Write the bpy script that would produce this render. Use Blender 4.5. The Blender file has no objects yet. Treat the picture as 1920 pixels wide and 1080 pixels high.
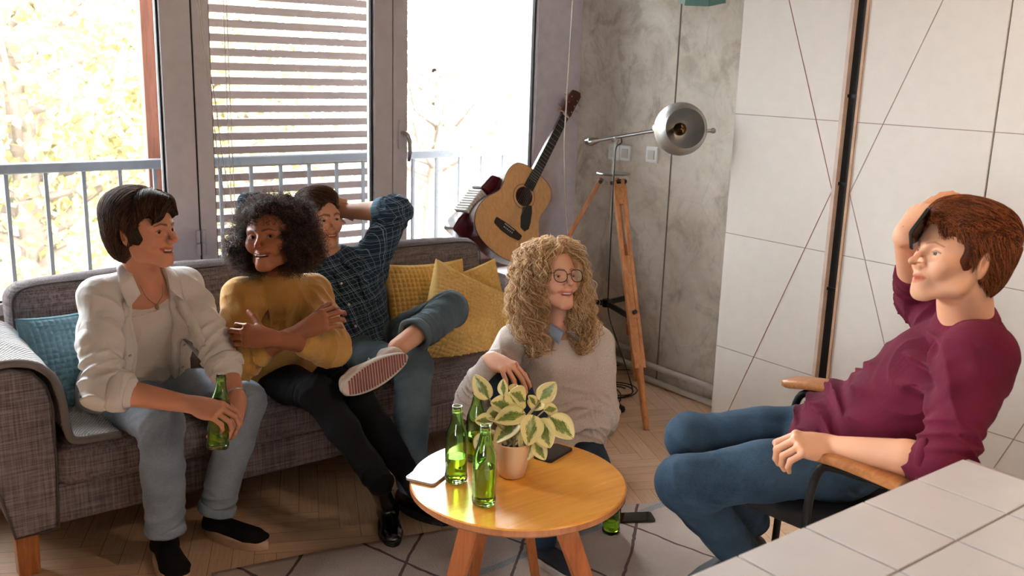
import bpy, math, random
import numpy as np
from mathutils import Vector, Matrix

C = bpy.context.scene
COL = C.collection
PI = math.pi
rng = np.random.default_rng(7)

# ---------------------------------------------------------------- camera
FPX = 1781.4
CAM = np.array([0.0, 0.0, 1.69])
def _rm(ya, pi_, ro):
    ya, pi_, ro = map(math.radians, (ya, pi_, ro)); c, s = math.cos, math.sin
    a = PI / 2 + pi_
    Rx = np.array([[1, 0, 0], [0, c(a), -s(a)], [0, s(a), c(a)]])
    Rz = np.array([[c(ya), -s(ya), 0], [s(ya), c(ya), 0], [0, 0, 1]])
    Rr = np.array([[c(ro), -s(ro), 0], [s(ro), c(ro), 0], [0, 0, 1]])
    return Rz @ Rx @ Rr
RC = _rm(-37.5, -13.054, 1.735)
cam_d = bpy.data.cameras.new('camera'); cam = bpy.data.objects.new('camera', cam_d); COL.objects.link(cam)
cam_d.sensor_width = 36; cam_d.lens = FPX / 1920 * 36
cam_d.clip_start = 0.05; cam_d.clip_end = 200
m4 = Matrix.Identity(4)
for i in range(3):
    for j in range(3): m4[i][j] = RC[i, j]
m4.translation = Vector(CAM); cam.matrix_world = m4
cam_d.dof.use_dof = True; cam_d.dof.focus_distance = 3.25; cam_d.dof.aperture_fstop = 4.8
C.camera = cam
def D(px, py, d): return CAM + (RC @ np.array([(px - 960) / FPX, -(py - 540) / FPX, -1])) * d
def atZ(px, py, z):
    r = D(px, py, 1) - CAM; return CAM + r * (z - CAM[2]) / r[2]
def atX(px, py, x):
    r = D(px, py, 1) - CAM; return CAM + r * (x - CAM[0]) / r[0]
def atY(px, py, y):
    r = D(px, py, 1) - CAM; return CAM + r * (y - CAM[1]) / r[1]

# ---------------------------------------------------------------- light
w = bpy.data.worlds.new('sky'); C.world = w; w.use_nodes = True
bg = w.node_tree.nodes['Background']; bg.inputs[0].default_value = (0.90, 0.95, 1.0, 1); bg.inputs[1].default_value = 14.0
def light(kind, name, loc, energy, color=(1, 1, 1), size=1, rot=(0, 0, 0), size_y=None):
    l = bpy.data.lights.new(name, kind); o = bpy.data.objects.new(name, l); COL.objects.link(o)
    l.energy = energy; l.color = color; o.location = loc; o.rotation_euler = rot
    if kind == 'AREA':
        l.size = size
        if size_y: l.shape = 'RECTANGLE'; l.size_y = size_y
    elif kind == 'SUN': l.angle = size
    else: l.shadow_soft_size = size
    return o
light('SUN', 'sun', (0, -5, 10), 3.2, (1.0, 0.93, 0.80), 0.02, (math.radians(48), 0, math.radians(14)))
light('POINT', 'ceiling_bulb', (2.25, 0.3, 2.5), 17, (1.0, 0.74, 0.50), 0.14)
vs = C.view_settings
C.display_settings.display_device = 'sRGB'
vs.view_transform = 'Standard'; vs.look = 'None'; vs.exposure = 1.48; vs.gamma = 1.0; vs.use_curve_mapping = False
cy = C.cycles
cy.use_denoising = True; cy.max_bounces = 10; cy.diffuse_bounces = 4; cy.glossy_bounces = 4
cy.transmission_bounces = 8; cy.transparent_max_bounces = 12; cy.caustics_reflective = False; cy.caustics_refractive = False
cy.sample_clamp_indirect = 4.0

# ---------------------------------------------------------------- materials
def lin(h):
    v = [int(h[i:i + 2], 16) / 255 for i in (0, 2, 4)]
    return tuple((x / 12.92 if x <= 0.04045 else ((x + 0.055) / 1.055) ** 2.4) for x in v) + (1,)
class NT:
    def __init__(s, name):
        s.m = bpy.data.materials.new(name); s.m.use_nodes = True; s.t = s.m.node_tree; s.n = s.t.nodes; s.l = s.t.links
        s.b = s.n['Principled BSDF']; s.out = s.n['Material Output']
    def node(s, typ, **kw):
        n = s.n.new(typ)
        for k, v in kw.items():
            if k.startswith('i_'): n.inputs[k[2:].replace('_', ' ')].default_value = v
            elif k.startswith('n_'): n.inputs[int(k[2:])].default_value = v
            else: setattr(n, k, v)
        return n
    def link(s, a, b): s.l.new(a, b)
    def coord(s, which='Object', scale=(1, 1, 1), rot=(0, 0, 0)):
        tc = s.node('ShaderNodeTexCoord'); mp = s.node('ShaderNodeMapping')
        mp.inputs['Scale'].default_value = scale; mp.inputs['Rotation'].default_value = rot
        s.link(tc.outputs[which], mp.inputs['Vector']); return mp.outputs[0]
    def noise(s, vec, scale=5, detail=3, rough=0.5, dist=0):
        n = s.node('ShaderNodeTexNoise'); n.inputs['Scale'].default_value = scale; n.inputs['Detail'].default_value = detail
        n.inputs['Roughness'].default_value = rough; n.inputs['Distortion'].default_value = dist
        s.link(vec, n.inputs['Vector']); return n.outputs['Fac']
    def wave(s, vec, scale, axis='X', dist=0, prof='SIN'):
        n = s.node('ShaderNodeTexWave'); n.bands_direction = axis; n.wave_profile = prof
        n.inputs['Scale'].default_value = scale; n.inputs['Distortion'].default_value = dist
        s.link(vec, n.inputs['Vector']); return n.outputs['Fac']
    def ramp(s, fac, stops):
        r = s.node('ShaderNodeValToRGB'); e = r.color_ramp.elements
        while len(e) < len(stops): e.new(0.5)
        for x, (p, c) in zip(e, stops): x.position = p; x.color = c if not isinstance(c, str) else lin(c)
        s.link(fac, r.inputs[0]); return r.outputs[0]
    def math(s, op, a, b=0.5, clamp=False):
        m = s.node('ShaderNodeMath', operation=op, use_clamp=clamp)
        for i, v in enumerate((a, b)):
            if isinstance(v, (int, float)): m.inputs[i].default_value = v
            else: s.link(v, m.inputs[i])
        return m.outputs[0]
    def mix(s, fac, a, b, blend='MIX'):
        m = s.node('ShaderNodeMix', data_type='RGBA', blend_type=blend)
        for i, v in ((0, fac), (6, a), (7, b)):
            if isinstance(v, (int, float)): m.inputs[i].default_value = v
            elif isinstance(v, tuple): m.inputs[i].default_value = v
            elif isinstance(v, str): m.inputs[i].default_value = lin(v)
            else: s.link(v, m.inputs[i])
        return m.outputs[2]
    def bump(s, h, strength=0.3, dist=0.002):
        b = s.node('ShaderNodeBump'); b.inputs['Strength'].default_value = strength; b.inputs['Distance'].default_value = dist
        s.link(h, b.inputs['Height']); s.link(b.outputs[0], s.b.inputs['Normal'])
    def col(s, c):
        if isinstance(c, str): s.b.inputs['Base Color'].default_value = lin(c)
        elif isinstance(c, tuple): s.b.inputs['Base Color'].default_value = c
        else: s.link(c, s.b.inputs['Base Color'])
    def rough(s, v):
        if isinstance(v, (int, float)): s.b.inputs['Roughness'].default_value = v
        else: s.link(v, s.b.inputs['Roughness'])
def plain(name, color, rough=0.5, metal=0.0, var=0.06, scale=20, bump=0.0, spec=0.5, coat=0):
    t = NT(name); v = t.coord('Object')
    n = t.noise(v, scale, 3)
    c = lin(color); dk = tuple(x * (1 - var * 2) for x in c[:3]) + (1,); lt = tuple(min(1, x * (1 + var * 2)) for x in c[:3]) + (1,)
    t.col(t.ramp(n, [(0.3, dk), (0.7, lt)])); t.rough(rough); t.b.inputs['Metallic'].default_value = metal
    t.b.inputs['Specular IOR Level'].default_value = spec; t.b.inputs['Coat Weight'].default_value = coat
    if bump: t.bump(n, bump, 0.002)
    return t.m
def fabric(name, color, color2=None, thread=700, rough=0.9, bump=0.35, var=0.12, blotch=6, streak=True, sheen=0.0, which='Object', dist=0.0012, wr=0):
    t = NT(name); v = t.coord(which)
    w1 = t.wave(v, thread / 6.28, 'X', 1.5); w2 = t.wave(v, thread / 6.28, 'Z', 1.5); w3 = t.wave(v, thread / 6.28, 'Y', 1.5)
    h = t.math('ADD', t.math('MULTIPLY', w1, w2), w3)
    n = t.noise(v, blotch, 4)
    sx = t.noise(t.coord(which, (180, 180, 8)), 1, 2); sz = t.noise(t.coord(which, (8, 8, 180)), 1, 2)
    st = t.math('MULTIPLY', t.math('ADD', sx, sz), 0.5)
    c = lin(color); c2 = lin(color2) if color2 else tuple(x * 0.6 for x in c[:3]) + (1,)
    base = t.ramp(st if streak else n, [(0.36, c2), (0.62, c)])
    t.col(t.mix(t.math('MULTIPLY', n, var * 2), base, tuple(x * 0.55 for x in c[:3]) + (1,)))
    t.rough(rough); t.b.inputs['Sheen Weight'].default_value = sheen; t.b.inputs['Specular IOR Level'].default_value = 0.2
    hh = t.math('ADD', h, t.math('MULTIPLY', st, 2.0))
    if wr:
        b1 = t.node('ShaderNodeBump'); b1.inputs['Strength'].default_value = wr; b1.inputs['Distance'].default_value = .02
        a = t.math('ABSOLUTE', t.math('SUBTRACT', t.noise(t.coord(which, (1, 1, .6)), 9, 3, .5, 1.6), .5)); t.link(t.math('POWER', a, 1.0), b1.inputs['Height'])
        b2 = t.node('ShaderNodeBump'); b2.inputs['Strength'].default_value = bump; b2.inputs['Distance'].default_value = dist; t.link(hh, b2.inputs['Height']); t.link(b1.outputs[0], b2.inputs['Normal']); t.link(b2.outputs[0], t.b.inputs['Normal'])
    else: t.bump(hh, bump, dist)
    return t.m
def wood(name, c1, c2, scale=1.0, axis='Z', rough=0.45, coat=0.0, which='Object', rings=3.0):
    t = NT(name)
    sc = {'X': (1.2, 14, 14), 'Y': (14, 1.2, 14), 'Z': (14, 14, 1.2)}[axis]
    v = t.coord(which, tuple(x * scale for x in sc))
    n = t.noise(v, rings, 5, 0.6, 0.8); f = t.noise(t.coord(which, tuple(x * scale * 6 for x in sc)), 2, 2)
    k = t.math('ADD', t.math('MULTIPLY', n, 0.8), t.math('MULTIPLY', f, 0.2))
    t.col(t.ramp(k, [(0.32, c1), (0.62, c2)])); t.rough(rough); t.b.inputs['Coat Weight'].default_value = coat
    t.b.inputs['Coat Roughness'].default_value = 0.25
    t.bump(k, 0.12, 0.001)
    return t.m

def concrete():
    t = NT('raw_concrete'); v = t.coord('Object')
    n1 = t.noise(v, 1.3, 8, 0.62, 0.6); n2 = t.noise(v, 5.0, 7, 0.68, 0.4); n3 = t.noise(v, 60, 3)
    a = t.ramp(n1, [(0.30, 'b5a896'), (0.48, 'e0d5c5'), (0.68, 'f2e9dc')])
    b = t.ramp(n2, [(0.36, 'a69986'), (0.5, 'ddd2c2'), (0.66, 'f4ece1')])
    c = t.mix(0.5, a, b)
    blot = t.ramp(t.noise(v, 2.2, 7, 0.7, 0.6), [(0.53, (0, 0, 0, 1)), (0.60, (1, 1, 1, 1))])
    c = t.mix(t.math('MULTIPLY', blot, 0.35), c, 'ece3d6')
    rx = t.noise(t.coord('Object', (0.2, 1.1, 0.8)), 3, 6, 0.7, 1.0)
    c = t.mix(t.math('MULTIPLY', t.ramp(rx, [(0.56, (0, 0, 0, 1)), (0.64, (1, 1, 1, 1))]), 0.30), c, '66503f')
    vor = t.node('ShaderNodeTexVoronoi', feature='DISTANCE_TO_EDGE'); vor.inputs['Scale'].default_value = 3.5
    t.link(t.mix(0.25, v, t.node('ShaderNodeTexNoise', i_Scale=3.0).outputs['Color']), vor.inputs['Vector'])
    cr = t.ramp(vor.outputs['Distance'], [(0.0, (1, 1, 1, 1)), (0.008, (0, 0, 0, 1))])
    c = t.mix(t.math('MULTIPLY', cr, 0.12), c, '63594e')
    t.col(c); t.rough(0.8)
    t.bump(t.math('ADD', t.math('MULTIPLY', n2, 1.0), t.math('MULTIPLY', n3, 0.25)), 0.22, 0.004)
    return t.m
def glass_pane():
    t = NT('window_glass'); t.n.remove(t.b)
    tr = t.node('ShaderNodeBsdfTransparent'); tr.inputs[0].default_value = (0.97, 0.985, 0.98, 1)
    gl = t.node('ShaderNodeBsdfGlossy'); gl.inputs['Roughness'].default_value = 0.02
    fr = t.node('ShaderNodeFresnel'); fr.inputs[0].default_value = 1.35
    mx = t.node('ShaderNodeMixShader'); t.link(fr.outputs[0], mx.inputs[0]); t.link(tr.outputs[0], mx.inputs[1]); t.link(gl.outputs[0], mx.inputs[2])
    t.link(mx.outputs[0], t.out.inputs[0]); return t.m
def glass(name, color, ior=1.5, rough=0.0):
    t = NT(name); t.col(color); t.rough(rough); t.b.inputs['Transmission Weight'].default_value = 1; t.b.inputs['IOR'].default_value = ior
    return t.m

# ---------------------------------------------------------------- mesh helpers
class MB:
    def __init__(s): s.v = []; s.f = []; s.uv = []; s.nv = 0; s.mi = []
    def add(s, V, F, mi=0, uv=None):
        V = np.asarray(V, float); s.v.append(V)
        for f in F: s.f.append(tuple(int(i) + s.nv for i in f)); s.mi.append(mi)
        s.uv.append(np.asarray(uv, float) if uv is not None else np.zeros((len(V), 2)))
        s.nv += len(V); return s
    def box(s, c, size, R=None, mi=0):
        c = np.asarray(c, float); h = np.asarray(size, float) / 2
        V = np.array([[x, y, z] for x in (-1, 1) for y in (-1, 1) for z in (-1, 1)], float) * h
        if R is not None: V = V @ np.asarray(R).T
        return s.add(V + c, [(0, 1, 3, 2), (4, 6, 7, 5), (0, 4, 5, 1), (2, 3, 7, 6), (0, 2, 6, 4), (1, 5, 7, 3)], mi)
    def box2(s, lo, hi, mi=0):
        lo, hi = np.array(lo, float), np.array(hi, float); return s.box((lo + hi) / 2, hi - lo, None, mi)
    def tube(s, pts, r, n=10, mi=0, caps=True, closed=False):
        P = np.asarray(pts, float); k = len(P); r = np.broadcast_to(np.asarray(r, float), (k,))
        T = np.gradient(P, axis=0) if not closed else np.roll(P, -1, 0) - np.roll(P, 1, 0)
        T /= np.linalg.norm(T, axis=1)[:, None] + 1e-12
        u = np.cross(T[0], [0, 0, 1.0]);
        if np.linalg.norm(u) < 1e-3: u = np.cross(T[0], [0, 1.0, 0])
        u /= np.linalg.norm(u); V = []
        a = np.arange(n) * 2 * PI / n
        for i in range(k):
            u = u - T[i] * (u @ T[i]); u /= np.linalg.norm(u); w_ = np.cross(T[i], u)
            V.append(P[i] + r[i] * (np.cos(a)[:, None] * u + np.sin(a)[:, None] * w_))
        V = np.concatenate(V); F = []
        for i in range(k if closed else k - 1):
            i2 = (i + 1) % k
            for j in range(n): F.append((i * n + j, i * n + (j + 1) % n, i2 * n + (j + 1) % n, i2 * n + j))
        if caps and not closed: F += [tuple(range(n))[::-1], tuple((k - 1) * n + j for j in range(n))]
        return s.add(V, F, mi)
    def cyl(s, a, b, r, r2=None, n=20, mi=0):
        return s.tube([a, b], [r, r if r2 is None else r2], n, mi)
    def lathe(s, prof, c=(0, 0, 0), n=32, R=None, mi=0, closed=False):
        a = np.arange(n) * 2 * PI / n; V = []
        for (r, z) in prof: V.append(np.stack([r * np.cos(a), r * np.sin(a), np.full(n, z)], 1))
        V = np.concatenate(V); F = []; k = len(prof)
        for i in range(k if closed else k - 1):
            i2 = (i + 1) % k
            for j in range(n): F.append((i * n + j, i * n + (j + 1) % n, i2 * n + (j + 1) % n, i2 * n + j))
        if R is not None: V = V @ np.asarray(R).T
        return s.add(V + np.asarray(c, float), F, mi)
    def prism(s, outline, depth, M=None, mi=0):
        """outline: list (x,z); extruded along y by depth, placed by 4x4 or (origin, R)"""
        o = np.asarray(outline, float); k = len(o)
        V = np.concatenate([np.stack([o[:, 0], np.full(k, y), o[:, 1]], 1) for y in (0, depth)])
        F = [tuple(range(k)), tuple(range(k, 2 * k))[::-1]] + [((i + 1) % k, i, k + i, k + (i + 1) % k) for i in range(k)]
        if M is not None: V = V @ np.asarray(M[1]).T + np.asarray(M[0])
        return s.add(V, F, mi)
    def grid(s, P, mi=0, wrap=(False, False), uv=None):
        P = np.asarray(P, float); a, b = P.shape[:2]; F = []
        for i in range(a if wrap[0] else a - 1):
            for j in range(b if wrap[1] else b - 1):
                i2, j2 = (i + 1) % a, (j + 1) % b
                F.append((i * b + j, i2 * b + j, i2 * b + j2, i * b + j2))
        return s.add(P.reshape(-1, 3), F, mi, None if uv is None else np.asarray(uv).reshape(-1, 2))
    def sphere(s, c, r, R=None, nu=20, nv=12, mi=0):
        th = np.linspace(0.0, PI, nv); ph = np.arange(nu) * 2 * PI / nu
        P = np.stack([np.sin(th)[:, None] * np.cos(ph), np.sin(th)[:, None] * np.sin(ph), np.repeat(np.cos(th)[:, None], nu, 1)], -1) * np.asarray(r, float)
        if R is not None: P = P @ np.asarray(R).T
        return s.grid(P + np.asarray(c, float), mi, (False, True))
    def obj(s, name, mats, parent=None, smooth=False, bevel=0, seg=2, subsurf=0, solid=0, loc=None, angle=None):
        V = np.concatenate(s.v); me = bpy.data.meshes.new(name); me.from_pydata(V.tolist(), [], s.f)
        if not isinstance(mats, (list, tuple)): mats = [mats]
        for m in mats: me.materials.append(m)
        if len(mats) > 1: me.polygons.foreach_set('material_index', s.mi)
        UV = np.concatenate(s.uv)
        if np.any(UV):
            l = me.uv_layers.new(name='UV'); li = np.zeros(len(me.loops), int); me.loops.foreach_get('vertex_index', li)
            l.data.foreach_set('uv', UV[li].ravel())
        return finish(me, name, parent, smooth, bevel, seg, subsurf, solid, loc, angle)
def finish(me, name, parent=None, smooth=False, bevel=0, seg=2, subsurf=0, solid=0, loc=None, angle=None):
    o = bpy.data.objects.new(name, me); COL.objects.link(o)
    if solid:
        m = o.modifiers.new('solid', 'SOLIDIFY'); m.thickness = solid; m.offset = 0
    if bevel:
        m = o.modifiers.new('bevel', 'BEVEL'); m.width = bevel; m.segments = seg; m.limit_method = 'ANGLE'; m.angle_limit = math.radians(35); m.harden_normals = False
    if subsurf:
        m = o.modifiers.new('sub', 'SUBSURF'); m.levels = subsurf; m.render_levels = subsurf
    if smooth:
        me.shade_smooth()
        if smooth == 'auto': me.set_sharp_from_angle(angle=math.radians(angle or 40))
    if loc is not None: o.location = loc
    if parent is not None:
        o.parent = parent
        o.matrix_parent_inverse = parent_inv(parent)
    return o
def world_m(o):
    if o.parent is None: return o.matrix_basis.copy()
    return world_m(o.parent) @ o.matrix_parent_inverse @ o.matrix_basis
def parent_inv(p): return world_m(p).inverted()
def tag(o, label=None, cat=None, group=None, kind=None):
    if label: o['label'] = label
    if cat: o['category'] = cat
    if group: o['group'] = group
    if kind: o['kind'] = kind
    return o
def thing(name, label, cat, loc=(0, 0, 0), group=None):
    o = bpy.data.objects.new(name, None); COL.objects.link(o); o.location = tuple(float(x) for x in loc)
    o.empty_display_size = 0.1
    return tag(o, label, cat, group)
def rotz(a): c, s = math.cos(a), math.sin(a); return np.array([[c, -s, 0], [s, c, 0], [0, 0, 1.0]])
def rotx(a): c, s = math.cos(a), math.sin(a); return np.array([[1, 0, 0], [0, c, -s], [0, s, c]])
def roty(a): c, s = math.cos(a), math.sin(a); return np.array([[c, 0, s], [0, 1, 0], [-s, 0, c]])
def nrm(v): v = np.asarray(v, float); return v / (np.linalg.norm(v) + 1e-12)
def frame(z, xh):
    """columns x,y,z with z along given, x closest to xh"""
    z = nrm(z); x = nrm(np.asarray(xh, float) - z * (z @ np.asarray(xh, float))); y = np.cross(z, x); return np.stack([x, y, z], 1)
def rbox(sx, sy, sz, r, n=14, bulge=(0, 0, 0), pinch=0.0):
    """rounded, bulging cushion block centred on 0"""
    h = np.array([sx, sy, sz]) / 2; mb = MB(); t = np.linspace(-1, 1, n)
    # denser near edges
    t = np.sign(t) * (1 - (1 - abs(t)) ** 1.3)
    for ax in range(3):
        for sg in (-1, 1):
            a, b = [(1, 2), (2, 0), (0, 1)][ax]
            A, B = np.meshgrid(t, t, indexing='ij'); P = np.zeros((n, n, 3)); P[..., ax] = sg; P[..., a] = A; P[..., b] = B * 1.0
            if sg < 0: P = P[::-1]
            q = P * h; inner = np.clip(q, -(h - r), h - r); d = q - inner; L = np.linalg.norm(d, axis=-1, keepdims=True)
            p = inner + d / (L + 1e-9) * r
            for k in range(3):
                i, j = [(1, 2), (2, 0), (0, 1)][k]
                p[..., k] += np.sign(P[..., k]) * abs(p[..., k] / h[k]) ** 2 * bulge[k] * (1 - (p[..., i] / h[i]) ** 2).clip(0) * (1 - (p[..., j] / h[j]) ** 2).clip(0)
            mb.grid(p)
    return mb
def weld(o, d=1e-5):
    m = o.modifiers.new('weld', 'WELD'); m.merge_threshold = d; return o
# ================================================================ ROOM
def struct(o): o['kind'] = 'structure'; return o
M_conc = concrete()
M_frame = plain('grey_frame', 'e0dde6', 0.45, var=0.02)
M_white = plain('white_paint', 'e6e2dc', 0.6, var=0.02)
M_glass = glass_pane()
M_black = plain('black_rubber', '0d0d0e', 0.6, var=0.05)
M_steel = plain('brushed_steel', 'b5b5b3', 0.28, 1.0, var=0.04)
M_dsteel = plain('dark_steel', '1c1a1b', 0.4, 0.6, var=0.04)
M_plaster = plain('warm_plaster', '85786c', 0.8, var=0.02)

XR, YW, XL, YB, ZC = 3.77, 4.33, -1.7, -2.4, 2.75
# floor: herringbone boards, one mesh, a random tone per board
def build_floor():
    w_, L = 0.075, 0.45; mb = MB(); cols = []; c45 = rotz(math.radians(20 + 45))
    for i in range(-90, 90):
        for j in range(-11, 12):
            ox = i * w_ + j * L - 0; oy = i * w_ - j * L
            for k in (0, 1):
                if k == 0: x0, y0, sx, sy = ox, oy, L, w_
                else: x0, y0, sx, sy = ox + L, oy - L + w_, w_, L
                g = 0.0006
                q = np.array([[x0 + g, y0 + g, 0], [x0 + sx - g, y0 + g, 0], [x0 + sx - g, y0 + sy - g, 0], [x0 + g, y0 + sy - g, 0]]) @ c45.T + np.array([1.5, 1.2, 0])
                m = q.mean(0)
                if not (XL - .3 < m[0] < XR + .3 and YB - .3 < m[1] < YW + .3): continue
                r = float(rng.random()); uv = np.array([[0, 0], [sx, 0], [sx, sy], [0, sy]]) if k == 0 else np.array([[0, 0], [0, sx], [sy, sx], [sy, 0]])
                q[:, 0] = q[:, 0].clip(XL - .05, XR + .1); q[:, 1] = q[:, 1].clip(YB - .05, YW + .1)
                mb.add(q, [(0, 1, 2, 3)], 0, uv + np.array([r * 37, r * 91]))
    mb.box2((XL - .1, YB - .1, -0.12), (XR + .15, YW + .15, -0.002), 1)
    t = NT('oak_herringbone'); v = t.coord('UV', (3, 60, 1))
    n = t.noise(v, 2.0, 4, 0.6, 0.5); tc = t.node('ShaderNodeTexCoord')
    sep = t.node('ShaderNodeSeparateXYZ'); t.link(tc.outputs['UV'], sep.inputs[0])
    wn = t.node('ShaderNodeTexWhiteNoise', noise_dimensions='1D'); t.link(t.math('FLOOR', t.math('DIVIDE', sep.outputs[0], 0.77)), wn.inputs['W'])
    c = t.ramp(n, [(0.3, 'd0aa8a'), (0.7, 'e6c6a8')]); c = t.mix(t.math('MULTIPLY', wn.outputs[0], 0.35), c, 'b98f6e')
    t.col(c); t.rough(0.38); t.bump(n, 0.06, 0.0006)
    return struct(mb.obj('floor', [t.m, plain('board_gap', '3a2415', 0.8)]))
build_floor()
struct(MB().box2((XL - .1, YB - .1, ZC), (XR + .15, YW + .15, ZC + .12)).obj('ceiling', plain('ceiling_paint', '9c968f', .8)))
struct(MB().box2((-6, YB - .5, ZC + .12), (9, 4.56, 5.0)).obj('wall_sunblock', plain('outer_render', 'b8b0a6', .9)))  # unseen upper storey, added and sized to keep the sun off the shutter
struct(MB().box2((XR, YB - .1, 0), (XR + .15, YW + .2, ZC)).obj('wall_right', M_conc))
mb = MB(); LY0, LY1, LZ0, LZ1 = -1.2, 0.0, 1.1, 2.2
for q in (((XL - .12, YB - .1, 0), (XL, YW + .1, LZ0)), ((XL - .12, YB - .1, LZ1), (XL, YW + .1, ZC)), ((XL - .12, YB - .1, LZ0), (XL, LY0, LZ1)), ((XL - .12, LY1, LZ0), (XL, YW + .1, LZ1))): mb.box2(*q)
struct(mb.obj('wall_left', M_plaster))
struct(MB().box2((XL - .1, YB - .12, 0), (XR + .15, YB, ZC)).obj('wall_back', M_plaster))
# window wall: sill wall, lintel, corner column, left part
mb = MB(); mb.box2((XL, YW, 0), (3.455, YW + .18, 0.62)); mb.box2((XL, YW, 2.5), (XR, YW + .18, ZC))
struct(mb.obj('wall_window', M_plaster))
struct(MB().box2((3.455, YW - 0.012, 0), (XR, YW + .18, 2.5)).obj('trim_1', plain('mauve_panel', 'dad4de', 0.55, var=0.03)))
# shrinkage joint in the concrete: thin strip of its own darker colour
struct(MB().box2((XR - 0.003, 3.545, 0.0), (XR + .01, 3.552, ZC)).obj('trim_2', plain('joint_taupe', '7b7064', 0.9)))
# heating pipes along the wall foot
mbp = MB()
for z, x in ((0.135, 3.735), (0.055, 3.725)):
    mbp.tube([(x, 4.30, z), (x, 3.66, z)], 0.016, 12)
    mbp.tube([(x - .035, 3.62, z - .035), (x - .035, 2.62, z - .035)], 0.016, 12)
    mbp.tube([(x, 3.70, z), (x, 3.655, z), (x - .01, 3.64, z - .01), (x - .035, 3.625, z - .035), (x - .035, 3.58, z - .035)], 0.018, 12)
pipes = mbp.obj('heating_pipes', plain('pipe_enamel', 'dcd7cf', 0.4, var=0.02), smooth='auto')
tag(pipes, 'pair of white heating pipes along the foot of the concrete wall', 'pipe')

# windows --------------------------------------------------------
ZB, ZT = 0.62, 2.5
def window(n, x0, x1, wl, wr, wb=0.05, yy=YW, d=0.07, gasket=True):
    r = thing(f'window_{n}', None, None, ((x0 + x1) / 2, yy, ZB)); struct(r)
    m = MB(); m.box2((x0, yy - .01, ZB), (x0 + wl, yy + d, ZT)); m.box2((x1 - wr, yy - .01, ZB), (x1, yy + d, ZT))
    m.box2((x0 + wl, yy - .01, ZB), (x1 - wr, yy + d, ZB + wb)); m.box2((x0 + wl, yy - .01, ZT - .07), (x1 - wr, yy + d, ZT))
    m.obj('window_frame', M_frame, r, bevel=0.004)
    g = MB(); a, b = x0 + wl, x1 - wr
    for q in (((a, yy + .01, ZB + wb), (a + .009, yy + .035, ZT - .07)), ((b - .009, yy + .01, ZB + wb), (b, yy + .035, ZT - .07)), ((a, yy + .01, ZB + wb), (b, yy + .035, ZB + wb + .008))): g.box2(*q)
    if gasket: g.obj('gasket', M_black, r)
    MB().box2((a, yy + .02, ZB + wb), (b, yy + .028, ZT - .07)).obj('window_pane', M_glass, r)
    return r
window(1, -1.65, -0.35, .08, .07)
window(2, -0.34, 1.485, .08, .135)
w3 = window(3, 1.492, 2.508, .075, .105)
w4 = window(4, 2.512, 3.455, .085, .012)
# dark joints between the sashes
struct(MB().box2((1.478, YW - .006, ZB), (1.494, YW + .06, ZT)).obj('trim_3', M_black))
struct(MB().box2((2.5055, YW - .004, ZB), (2.5145, YW + .06, ZT)).obj('trim_4', M_black))
wl_ = thing('window_5', None, None, (XL, -.2, LZ0)); struct(wl_); m = MB()  # unseen window, added so sky light fills the room from the left
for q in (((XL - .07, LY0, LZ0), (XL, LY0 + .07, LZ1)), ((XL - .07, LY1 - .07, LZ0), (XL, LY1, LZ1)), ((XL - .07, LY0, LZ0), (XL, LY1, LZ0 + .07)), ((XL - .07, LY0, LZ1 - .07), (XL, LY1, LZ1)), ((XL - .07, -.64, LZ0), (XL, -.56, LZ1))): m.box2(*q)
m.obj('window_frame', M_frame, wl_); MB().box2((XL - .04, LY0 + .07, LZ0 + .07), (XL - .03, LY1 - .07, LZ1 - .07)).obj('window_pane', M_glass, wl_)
# hinge on the sash behind the short haired woman
h = MB()
for z in (0.80, 0.862): h.cyl((1.472, YW - .022, z), (1.472, YW - .022, z + .055), .010, n=12); h.cyl((1.5, YW - .022, z), (1.5, YW - .022, z + .055), .008, n=12)
for z in (1.95,): h.cyl((1.486, YW - .022, z), (1.486, YW - .022, z + .1), .010, n=12)
h.obj('hinge', M_frame, w3, smooth='auto')
# handle
hm = MB(); hm.box((2.555, YW - .018, 1.335), (.034, .016, .15))
hb = hm.obj('handle_plate', M_frame, w4, bevel=0.006, seg=3)
MB().tube([(2.556, YW - .02, 1.345), (2.556, YW - .06, 1.345), (2.562, YW - .072, 1.335), (2.572, YW - .074, 1.30), (2.577, YW - .07, 1.25), (2.572, YW - .066, 1.20)], [.011, .011, .011, .0105, .010, .008], 14).obj('window_handle', plain('satin_metal', 'b9b4b6', 0.3, 0.7, var=0.03), w4, smooth=True)

# cords ----------------------------------------------------------
def cord(pts, name, label, r=0.0022, color='d9d2c8', cat='cord'):
    P = np.array(pts, float); t = np.linspace(0, len(P) - 1, 40); Q = np.stack([np.interp(t, range(len(P)), P[:, k]) for k in range(3)], 1)
    for _ in range(3): Q[1:-1] = (Q[:-2] + 2 * Q[1:-1] + Q[2:]) / 4
    return tag(MB().tube(Q, r, 6).obj(name, plain(name + '_mat', color, 0.8), smooth=True), label, cat)
cord([atY(1078, -60, 3.95), atY(1068, 100, 3.95), atY(1058, 260, 3.95), atY(1060, 370, 3.95), atY(1068, 480, 3.95)], 'pull_cord', 'thin white pull cord hanging in front of the guitar neck by the corner', 0.004)
for k, dx in enumerate((0, 8)):
    cord([atY(366 + dx * .6, -50, 4.15), atY(376 + dx * .6, 60, 4.15), atY(396 + dx, 190, 4.15), atY(408 + dx, 290, 4.15), atY(424 + dx * 1.5, 390, 4.15)], 'blind_cord', ['thin blind cord hanging beside the middle sash, nearer the hinge', 'thin blind cord hanging beside the middle sash, farther from the hinge'][k], 0.0018)
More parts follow.
